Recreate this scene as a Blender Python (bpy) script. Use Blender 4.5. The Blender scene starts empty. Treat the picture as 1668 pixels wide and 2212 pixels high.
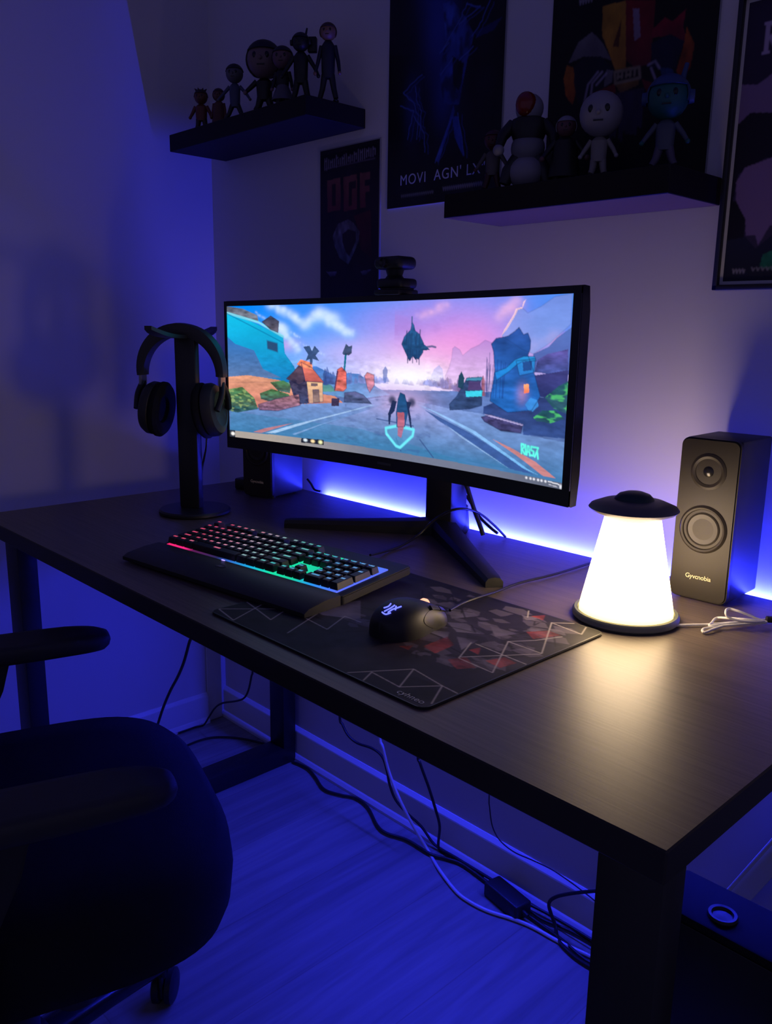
import bpy, bmesh, math, random, json
import numpy as np
from mathutils import Matrix, Vector, Euler
random.seed(7); rng = np.random.default_rng(7)
C = bpy.context.scene.collection
PI = math.pi
def s2l(c):
    c = np.asarray(c, float) / 255.0
    return np.where(c <= 0.04045, c / 12.92, ((c + 0.055) / 1.055) ** 2.4)
def L(r, g, b): return tuple(float(x) for x in s2l((r, g, b)))
T = Matrix.Translation
def RZ(d): return Matrix.Rotation(math.radians(d), 4, 'Z')
def RX(d): return Matrix.Rotation(math.radians(d), 4, 'X')
def RY(d): return Matrix.Rotation(math.radians(d), 4, 'Y')

# ------------------------------------------------------------------ materials
def mat(name, col=(.5, .5, .5), rough=.5, metal=0., emit=None, es=0., spec=.5, bump=0., bscale=200., vary=0., coat=0.):
    m = bpy.data.materials.new(name); m.use_nodes = True
    nt = m.node_tree; n = nt.nodes; b = n['Principled BSDF']
    b.inputs['Base Color'].default_value = (*col, 1); b.inputs['Roughness'].default_value = rough
    b.inputs['Metallic'].default_value = metal; b.inputs['Specular IOR Level'].default_value = spec
    b.inputs['Coat Weight'].default_value = coat
    if emit is not None:
        b.inputs['Emission Color'].default_value = (*emit, 1); b.inputs['Emission Strength'].default_value = es
    if bump or vary:
        tc = n.new('ShaderNodeTexCoord'); no = n.new('ShaderNodeTexNoise'); no.inputs['Scale'].default_value = bscale
        no.inputs['Detail'].default_value = 4
        nt.links.new(tc.outputs['Object'], no.inputs['Vector'])
        if bump:
            bp = n.new('ShaderNodeBump'); bp.inputs['Strength'].default_value = bump; bp.inputs['Distance'].default_value = .001
            nt.links.new(no.outputs['Fac'], bp.inputs['Height']); nt.links.new(bp.outputs['Normal'], b.inputs['Normal'])
        if vary:
            mx = n.new('ShaderNodeMix'); mx.data_type = 'RGBA'
            mx.inputs[6].default_value = (*[c * (1 - vary) for c in col], 1); mx.inputs[7].default_value = (*[min(1, c * (1 + vary)) for c in col], 1)
            nt.links.new(no.outputs['Fac'], mx.inputs[0]); nt.links.new(mx.outputs[2], b.inputs['Base Color'])
    return m
def art_mat(name, emit=0., rough=.45, spec=.3):
    m = bpy.data.materials.new(name); m.use_nodes = True
    nt = m.node_tree; b = nt.nodes['Principled BSDF']; a = nt.nodes.new('ShaderNodeVertexColor'); a.layer_name = 'print'
    b.inputs['Roughness'].default_value = rough; b.inputs['Specular IOR Level'].default_value = spec
    if emit:
        b.inputs['Base Color'].default_value = (.01, .01, .012, 1)
        nt.links.new(a.outputs['Color'], b.inputs['Emission Color']); b.inputs['Emission Strength'].default_value = emit
    else: nt.links.new(a.outputs['Color'], b.inputs['Base Color'])
    return m
def wood_mat(name, c1, c2, rough, sx=1.2, sy=46., bump=.05):
    m = bpy.data.materials.new(name); m.use_nodes = True
    nt = m.node_tree; n = nt.nodes; b = n['Principled BSDF']
    tc = n.new('ShaderNodeTexCoord'); mp = n.new('ShaderNodeMapping'); mp.inputs['Scale'].default_value = (sx, sy, sy)
    no = n.new('ShaderNodeTexNoise'); no.inputs['Scale'].default_value = 5.; no.inputs['Detail'].default_value = 6; no.inputs['Roughness'].default_value = .65; no.inputs['Distortion'].default_value = .4
    cr = n.new('ShaderNodeValToRGB'); cr.color_ramp.elements[0].position = .33; cr.color_ramp.elements[1].position = .68
    cr.color_ramp.elements[0].color = (*c1, 1); cr.color_ramp.elements[1].color = (*c2, 1)
    nt.links.new(tc.outputs['Object'], mp.inputs['Vector']); nt.links.new(mp.outputs[0], no.inputs['Vector'])
    nt.links.new(no.outputs['Fac'], cr.inputs[0]); nt.links.new(cr.outputs[0], b.inputs['Base Color'])
    bp = n.new('ShaderNodeBump'); bp.inputs['Strength'].default_value = bump; bp.inputs['Distance'].default_value = .002
    nt.links.new(no.outputs['Fac'], bp.inputs['Height']); nt.links.new(bp.outputs[0], b.inputs['Normal'])
    b.inputs['Roughness'].default_value = rough
    return m
def floor_mat():
    m = bpy.data.materials.new('laminate'); m.use_nodes = True
    nt = m.node_tree; n = nt.nodes; b = n['Principled BSDF']
    tc = n.new('ShaderNodeTexCoord'); mp = n.new('ShaderNodeMapping'); mp.inputs['Rotation'].default_value = (0, 0, PI / 2)
    br = n.new('ShaderNodeTexBrick'); br.inputs['Scale'].default_value = 1.; br.inputs['Brick Width'].default_value = 1.2; br.inputs['Row Height'].default_value = .19
    br.inputs['Mortar Size'].default_value = .0012; br.inputs['Color1'].default_value = (.31, .30, .27, 1); br.inputs['Color2'].default_value = (.27, .255, .235, 1); br.inputs['Mortar'].default_value = (.24, .21, .19, 1)
    br.offset = .37
    nt.links.new(tc.outputs['Object'], mp.inputs['Vector']); nt.links.new(mp.outputs[0], br.inputs['Vector'])
    m2 = n.new('ShaderNodeMapping'); m2.inputs['Scale'].default_value = (16, 1.1, 1)
    no = n.new('ShaderNodeTexNoise'); no.inputs['Scale'].default_value = 2.2; no.inputs['Detail'].default_value = 5; no.inputs['Distortion'].default_value = .8
    nt.links.new(tc.outputs['Object'], m2.inputs['Vector']); nt.links.new(m2.outputs[0], no.inputs['Vector'])
    cr = n.new('ShaderNodeValToRGB'); cr.color_ramp.elements[0].color = (.72, .72, .72, 1); cr.color_ramp.elements[1].color = (1.15, 1.15, 1.15, 1); cr.color_ramp.elements[0].position = .3; cr.color_ramp.elements[1].position = .7
    nt.links.new(no.outputs['Fac'], cr.inputs[0])
    mx = n.new('ShaderNodeMix'); mx.data_type = 'RGBA'; mx.blend_type = 'MULTIPLY'; mx.inputs[0].default_value = 1
    nt.links.new(br.outputs['Color'], mx.inputs[6]); nt.links.new(cr.outputs[0], mx.inputs[7]); nt.links.new(mx.outputs[2], b.inputs['Base Color'])
    b.inputs['Roughness'].default_value = .5
    return m

# ------------------------------------------------------------------ mesh helpers
def add(bm, tmp, M=None, mi=0):
    if M is not None: bmesh.ops.transform(tmp, matrix=M, verts=tmp.verts)
    for f in tmp.faces: f.material_index = mi
    me = bpy.data.meshes.new('t'); tmp.to_mesh(me); bm.from_mesh(me); bpy.data.meshes.remove(me); tmp.free()
def box(bm, a, b, bev=0., M=None, mi=0, seg=2):
    t = bmesh.new(); bmesh.ops.create_cube(t, size=1)
    s = [abs(b[i] - a[i]) for i in range(3)]; c = [(a[i] + b[i]) / 2 for i in range(3)]
    bmesh.ops.transform(t, matrix=T(c) @ Matrix.Diagonal((*s, 1)), verts=t.verts)
    if bev: bmesh.ops.bevel(t, geom=t.edges[:] , offset=min(bev, min(s) * .49), segments=seg, affect='EDGES', profile=.5)
    add(bm, t, M, mi)
def lathe(bm, prof, n=40, M=None, mi=0, sx=1., sy=1.):
    t = bmesh.new(); rings = []
    for r, z in prof:
        if r < 1e-6: rings.append([t.verts.new((0, 0, z))])
        else: rings.append([t.verts.new((r * math.cos(2 * PI * k / n) * sx, r * math.sin(2 * PI * k / n) * sy, z)) for k in range(n)])
    for A, B in zip(rings, rings[1:]):
        if len(A) == 1 and len(B) == 1: continue
        for k in range(n):
            k2 = (k + 1) % n
            if len(A) == 1: t.faces.new((A[0], B[k], B[k2]))
            elif len(B) == 1: t.faces.new((A[k], A[k2], B[0]))
            else: t.faces.new((A[k], A[k2], B[k2], B[k]))
    for R in (rings[0], rings[-1]):
        if len(R) > 2: t.faces.new(R)
    bmesh.ops.recalc_face_normals(t, faces=t.faces)
    add(bm, t, M, mi)
def ball(bm, c, r, M=None, mi=0, n=20, m=12):
    r = r if hasattr(r, '__len__') else (r, r, r)
    t = bmesh.new(); bmesh.ops.create_uvsphere(t, u_segments=n, v_segments=m, radius=1)
    bmesh.ops.transform(t, matrix=T(c) @ Matrix.Diagonal((*r, 1)), verts=t.verts); add(bm, t, M, mi)
def spline(pts, sub=6):
    P = [Vector(p) for p in pts]; out = []
    for i in range(len(P) - 1):
        p0 = P[max(i - 1, 0)]; p1 = P[i]; p2 = P[i + 1]; p3 = P[min(i + 2, len(P) - 1)]
        for k in range(sub):
            u = k / sub
            out.append(.5 * ((2 * p1) + (p2 - p0) * u + (2 * p0 - 5 * p1 + 4 * p2 - p3) * u * u + (3 * p1 - p0 - 3 * p2 + p3) * u ** 3))
    out.append(P[-1]); return out
def tube(bm, pts, r, n=10, M=None, mi=0, sub=0, flat=1.):
    if sub:
        if hasattr(r, '__len__'): r = [p[0] for p in spline([(q, 0, 0) for q in r], sub)]
        pts = spline(pts, sub)
    pts = [Vector(p) for p in pts]; rs = r if hasattr(r, '__len__') else [r] * len(pts)
    t = bmesh.new(); rings = []; up = None
    for i, p in enumerate(pts):
        d = (pts[min(i + 1, len(pts) - 1)] - pts[max(i - 1, 0)])
        d = d.normalized() if d.length > 1e-9 else Vector((0, 0, 1))
        if up is None: up = Vector((0, 0, 1)) if abs(d.z) < .9 else Vector((0, 1, 0))
        x = d.cross(up); x = x.normalized() if x.length > 1e-6 else Vector((1, 0, 0)); y = x.cross(d).normalized(); up = y
        rings.append([t.verts.new(p + rs[i] * (math.cos(2 * PI * k / n) * x + flat * math.sin(2 * PI * k / n) * y)) for k in range(n)])
    for A, B in zip(rings, rings[1:]):
        for k in range(n): t.faces.new((A[k], A[(k + 1) % n], B[(k + 1) % n], B[k]))
    t.faces.new(rings[0][::-1]); t.faces.new(rings[-1]); bmesh.ops.recalc_face_normals(t, faces=t.faces)
    add(bm, t, M, mi)
def prism(bm, poly, z0, z1, M=None, mi=0, bev=0.):
    t = bmesh.new()
    a = [t.verts.new((x, y, z0)) for x, y in poly]; b = [t.verts.new((x, y, z1)) for x, y in poly]; n = len(poly)
    t.faces.new(a[::-1]); t.faces.new(b)
    for k in range(n): t.faces.new((a[k], a[(k + 1) % n], b[(k + 1) % n], b[k]))
    bmesh.ops.recalc_face_normals(t, faces=t.faces)
    if bev: bmesh.ops.bevel(t, geom=[e for e in t.edges if abs(e.verts[0].co.z - e.verts[1].co.z) < 1e-7], offset=bev, segments=2, affect='EDGES')
    add(bm, t, M, mi)
def rrect(x0, y0, x1, y1, r, n=6):
    o = []
    for cx, cy, a0 in ((x1 - r, y0 + r, -90), (x1 - r, y1 - r, 0), (x0 + r, y1 - r, 90), (x0 + r, y0 + r, 180)):
        for k in range(n + 1):
            a = math.radians(a0 + 90 * k / n); o.append((cx + r * math.cos(a), cy + r * math.sin(a)))
    return o
def obj(name, bm, mats, parent=None, smooth=True, ang=40, M=None, world=False):
    if isinstance(bm, bpy.types.Mesh): me = bm; me.name = name
    else:
        me = bpy.data.meshes.new(name); bm.to_mesh(me); bm.free()
    for m in (mats if isinstance(mats, (list, tuple)) else [mats]): me.materials.append(m)
    if smooth and len(me.polygons):
        me.polygons.foreach_set('use_smooth', [True] * len(me.polygons))
        try: me.set_sharp_from_angle(angle=math.radians(ang))
        except Exception: pass
    o = bpy.data.objects.new(name, me); C.objects.link(o)
    if M is not None: o.matrix_basis = M
    if parent is not None:
        o.parent = parent
        if world: o.matrix_parent_inverse = parent_matrix(parent).inverted()
    return o
def parent_matrix(p):
    m = p.matrix_basis.copy()
    return parent_matrix(p.parent) @ m if p.parent else m
def tag(o, label, cat, group=None, kind=None):
    o['label'] = label; o['category'] = cat
    if group: o['group'] = group
    if kind: o['kind'] = kind
    return o
def thing(name, label, cat, loc=(0, 0, 0), rotz=0., group=None):
    o = bpy.data.objects.new(name, None); C.objects.link(o); o.empty_display_size = .05
    o.matrix_basis = T(loc) @ RZ(rotz)
    return tag(o, label, cat, group)
def struct(name, bm, m, **k):
    o = obj(name, bm, m, **k); o['kind'] = 'structure'; return o
def text_mesh(s, size, extrude=.0002, align='CENTER', shear=0., space=1.):
    cu = bpy.data.curves.new('txt', 'FONT'); cu.body = s; cu.size = size; cu.extrude = extrude; cu.align_x = align; cu.align_y = 'CENTER'; cu.shear = shear; cu.space_character = space
    o = bpy.data.objects.new('txt', cu); C.objects.link(o)
    dg = bpy.context.evaluated_depsgraph_get(); me = bpy.data.meshes.new_from_object(o.evaluated_get(dg))
    bpy.data.objects.remove(o); bpy.data.curves.remove(cu); return me

# ------------------------------------------------------------------ printed pictures (colour grids)
class Pic:
    def __init__(s, W, H, base=(0, 0, 0)):
        s.W, s.H = W, H; s.a = np.zeros((H, W, 3)); s.a[:] = s2l(base)
        s.u, s.v = np.meshgrid((np.arange(W) + .5) / W, (np.arange(H) + .5) / H)
    def mask(s, poly):
        P = np.array(poly, float); m = np.zeros((s.H, s.W), bool); n = len(P)
        for i in range(n):
            (x1, y1), (x2, y2) = P[i], P[(i + 1) % n]
            if y1 == y2: continue
            m ^= ((y1 > s.v) != (y2 > s.v)) & (s.u < (x2 - x1) * (s.v - y1) / (y2 - y1) + x1)
        return m
    def blend(s, m, col, al=1.):
        w = (np.asarray(m, float) * al)[..., None]; s.a = s.a * (1 - w) + s2l(col) * w
    def poly(s, p, col, al=1., col2=None, tex=0., sc=12):
        m = s.mask(p)
        c = np.broadcast_to(s2l(col), s.a.shape).copy()
        if col2 is not None and m.any():
            vv = s.v[m]; t = np.clip((s.v - vv.min()) / max(1e-6, vv.max() - vv.min()), 0, 1)[..., None]; c = c * (1 - t) + s2l(col2) * t
        if tex: c = c * (1 + tex * 2 * (s.noise(sc) - .5))[..., None]
        w = (m * al)[..., None]; s.a = s.a * (1 - w) + np.clip(c, 0, 1) * w
    def line(s, pts, col, w, al=1., asp=1.):
        d = np.full((s.H, s.W), 9.)
        for (x1, y1), (x2, y2) in zip(pts, pts[1:]):
            ax, ay = x1 * asp, y1; bx, by = x2 * asp, y2; px, py = s.u * asp - ax, s.v - ay
            L2 = max(1e-9, (bx - ax) ** 2 + (by - ay) ** 2); t = np.clip((px * (bx - ax) + py * (by - ay)) / L2, 0, 1)
            d = np.minimum(d, np.hypot(px - t * (bx - ax), py - t * (by - ay)))
        s.blend(np.clip(1.5 - d / w, 0, 1), col, al)
    def blob(s, c, r, col, al=1., p=2.):
        d = ((s.u - c[0]) / r[0]) ** 2 + ((s.v - c[1]) / r[1]) ** 2; s.blend(np.exp(-d ** (p / 2)), col, al)
    def noise(s, n, octv=3):
        o = np.zeros((s.H, s.W)); tot = 0
        for k in range(octv):
            m = n * 2 ** k; g = rng.random((m + 2, m + 2)); x = s.u * m; y = s.v * m; i = x.astype(int); j = y.astype(int); fx = x - i; fy = y - j
            fx = fx * fx * (3 - 2 * fx); fy = fy * fy * (3 - 2 * fy)
            o += (g[j, i] * (1 - fx) * (1 - fy) + g[j, i + 1] * fx * (1 - fy) + g[j + 1, i] * (1 - fx) * fy + g[j + 1, i + 1] * fx * fy) / 2 ** k; tot += 1 / 2 ** k
        return o / tot
    def mesh(s, fn):
        """fn(u, v) -> x, y, z arrays; one flat-coloured face per picture cell"""
        W, H = s.W, s.H; U, V = np.meshgrid(np.linspace(0, 1, W + 1), np.linspace(0, 1, H + 1))
        x, y, z = fn(U, V); co = np.stack([np.broadcast_to(q, U.shape) for q in (x, y, z)], -1).reshape(-1, 3)
        idx = (np.arange(H)[:, None] * (W + 1) + np.arange(W)[None]).reshape(-1)
        f = np.stack([idx, idx + W + 1, idx + W + 2, idx + 1], -1)
        me = bpy.data.meshes.new('pic'); me.vertices.add(len(co)); me.vertices.foreach_set('co', co.astype(np.float32).ravel())
        me.loops.add(f.size); me.loops.foreach_set('vertex_index', f.astype(np.int32).ravel())
        me.polygons.add(len(f)); me.polygons.foreach_set('loop_start', (np.arange(len(f)) * 4).astype(np.int32))
        me.update(calc_edges=True)
        # smooth: average the cells round each grid vertex
        A = np.pad(s.a, ((1, 1), (1, 1), (0, 0)), mode='edge'); vc = (A[:-1, :-1] + A[1:, :-1] + A[:-1, 1:] + A[1:, 1:]) / 4
        col = np.concatenate([vc.reshape(-1, 3), np.ones((len(co), 1))], 1)
        at = me.color_attributes.new('print', 'FLOAT_COLOR', 'POINT'); at.data.foreach_set('color', col.astype(np.float32).ravel())
        return me
D = json.loads('''{"mouse_cable":[[1.262,-0.4625,0.757],[1.2459,-0.4093,0.7475],[1.2433,-0.3723,0.7475],[1.2346,-0.3262,0.7445],[1.2298,-0.2661,0.743],[1.2374,-0.1831,0.743],[1.2385,-0.0889,0.743],[1.2595,0.0569,0.743]],"keyboard_cable":[[0.9937,-0.3494,0.752],[0.9689,-0.2895,0.7435],[0.9621,-0.2499,0.7435],[0.9481,-0.19,0.7519],[0.9679,-0.17,0.7805],[1.0119,-0.165,0.8057],[1.0213,-0.12,0.796],[1.0308,-0.085,0.7706],[1.037,-0.055,0.743]],"monitor_cable":[[0.967,-0.09,0.8398],[0.9782,-0.09,0.8157],[0.9917,-0.09,0.7877],[1.0038,-0.09,0.7665],[1.0135,-0.09,0.7476]],"monitor_cable2":[[0.926,-0.07,0.8229],[0.9556,-0.07,0.8053],[0.9853,-0.07,0.7751],[1.0137,-0.07,0.7583],[1.0303,-0.07,0.751]],"lamp_cable":[[1.4727,-0.2631,0.743],[1.4882,-0.2427,0.743],[1.5033,-0.2227,0.743],[1.5202,-0.1927,0.743],[1.5361,-0.1664,0.743],[1.5521,-0.1426,0.743],[1.5661,-0.0988,0.743]],"lamp_coil":[[1.5507,-0.1515,0.746],[1.531,-0.1902,0.746],[1.5182,-0.2281,0.744],[1.5138,-0.2543,0.743],[1.5071,-0.2418,0.743],[1.5202,-0.2196,0.745],[1.5404,-0.1984,0.748],[1.5572,-0.1754,0.749],[1.5493,-0.1786,0.752],[1.5302,-0.1917,0.76],[1.5168,-0.1965,0.762],[1.5199,-0.2124,0.762],[1.525,-0.2129,0.756],[1.5412,-0.2012,0.752],[1.5552,-0.1782,0.751],[1.5385,-0.1953,0.753],[1.5141,-0.1939,0.748],[1.5002,-0.1928,0.744],[1.5045,-0.215,0.744],[1.5102,-0.231,0.745],[1.5258,-0.2058,0.747],[1.5471,-0.1722,0.748]],"hp_cable":[[0.5134,-0.352,0.8986],[0.5103,-0.352,0.8751],[0.5003,-0.352,0.8506],[0.4921,-0.352,0.8307],[0.4851,-0.352,0.8012]],"spk_cable":[[0.4373,-0.04,0.7645],[0.451,-0.04,0.7555],[0.4647,-0.04,0.7433],[0.4884,-0.04,0.7381]],"drop1":[[0.6893,-0.5,0.5673],[0.6753,-0.5,0.55],[0.6526,-0.5,0.5044],[0.6101,-0.49,0.4584],[0.5588,-0.48,0.4076],[0.5108,-0.47,0.355],[0.4671,-0.46,0.3019],[0.4169,-0.45,0.2346]],"drop2":[[0.2863,-0.1,0.2664],[0.2791,-0.1,0.2364],[0.2653,-0.1,0.1961],[0.2454,-0.1,0.1674],[0.2103,-0.1,0.146],[0.1377,-0.1,0.1139],[0.0993,-0.1,0.0853],[0.069,-0.1,0.0495],[0.0244,-0.092,0.005],[0.012,-0.1144,0.005],[-0.0097,-0.1386,0.005],[-0.0071,-0.1693,0.005]],"floor1":[[0.0984,-0.1873,0.005],[0.0965,-0.1506,0.005],[0.1056,-0.1125,0.005],[0.1394,-0.0748,0.005],[0.1864,-0.046,0.005],[0.2456,-0.0191,0.005]],"floor2":[[0.337,-0.0211,0.006],[0.3663,-0.0102,0.006],[0.4105,-0.0175,0.006],[0.4606,-0.0365,0.006],[0.5165,-0.0553,0.006],[0.5621,-0.0421,0.006],[0.599,-0.0224,0.006],[0.6487,-0.0299,0.006],[0.7158,-0.0625,0.006],[0.752,-0.0678,0.006],[0.8018,-0.0516,0.006],[0.8709,-0.05,0.006],[0.9053,-0.036,0.006],[0.9424,-0.0259,0.006],[1.0177,-0.0329,0.006]],"white":[[0.748,-0.09,0.2545],[0.7588,-0.09,0.226],[0.7706,-0.085,0.1797],[0.7866,-0.08,0.1405],[0.8112,-0.075,0.0996],[0.8302,-0.06,0.0542],[0.8586,-0.0443,0.005],[0.9212,-0.0748,0.005],[0.9886,-0.0994,0.005],[1.0287,-0.103,0.005],[1.0708,-0.0968,0.005],[1.1145,-0.0801,0.005],[1.1557,-0.0691,0.005],[1.2153,-0.064,0.005],[1.273,-0.053,0.005],[1.3196,-0.0437,0.005]],"drop3":[[0.6036,-0.08,0.242],[0.6136,-0.08,0.2226],[0.6331,-0.08,0.2036],[0.6594,-0.075,0.1926],[0.7051,-0.07,0.1953],[0.7369,-0.07,0.1879],[0.7471,-0.065,0.1567],[0.7516,-0.06,0.1229],[0.7664,-0.055,0.09],[0.7935,-0.045,0.0654],[0.8225,-0.03,0.0408],[0.8588,-0.0153,0.01],[0.9171,-0.0198,0.01],[0.9844,-0.0156,0.01],[1.0264,-0.0141,0.01]],"drop4":[[0.8546,-0.08,0.25],[0.8621,-0.08,0.2267],[0.8783,-0.07,0.1767],[0.8893,-0.06,0.1293],[0.895,-0.05,0.0843],[0.8705,0.0065,0.006],[0.9089,-0.0105,0.006],[0.9448,-0.0138,0.006],[0.9972,-0.0157,0.006]],"drop5":[[1.0072,-0.03,0.2021],[1.01,-0.03,0.1724],[1.0192,-0.03,0.1353],[1.0394,-0.03,0.114],[1.0748,-0.03,0.106],[1.1196,-0.03,0.1106],[1.1626,-0.03,0.1141],[1.1994,-0.03,0.111],[1.2302,-0.03,0.1063],[1.2652,-0.03,0.0989],[1.2949,-0.03,0.0873]],"loop":[[1.3006,-0.04,0.1501],[1.2627,-0.04,0.1264],[1.2206,-0.045,0.1009],[1.1899,-0.05,0.0785],[1.18,-0.055,0.0617],[1.1803,-0.0436,0.03],[1.1889,-0.0419,0.012],[1.2012,-0.0543,0.006],[1.2192,-0.0668,0.006],[1.2537,-0.0758,0.006],[1.2882,-0.0765,0.006],[1.3265,-0.0702,0.006]],"bun1":[[1.1066,-0.0336,0.006],[1.1552,-0.0392,0.006],[1.2098,-0.0264,0.006],[1.2591,-0.0089,0.006],[1.289,0.0061,0.006]],"bun2":[[1.1066,-0.0311,0.012],[1.1555,-0.0252,0.012],[1.209,-0.0106,0.012],[1.2458,0.0111,0.012],[1.2742,0.0294,0.012]],"bun3":[[1.1161,-0.049,0.006],[1.1765,-0.0537,0.006],[1.2218,-0.0587,0.006],[1.2683,-0.0683,0.006],[1.3047,-0.0651,0.006]],"brick":[[1.0369,-0.0604,0.03],[1.0368,-0.0282,0.03],[1.124,-0.0511,0.03],[1.1218,-0.0771,0.03]]}''')
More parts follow.
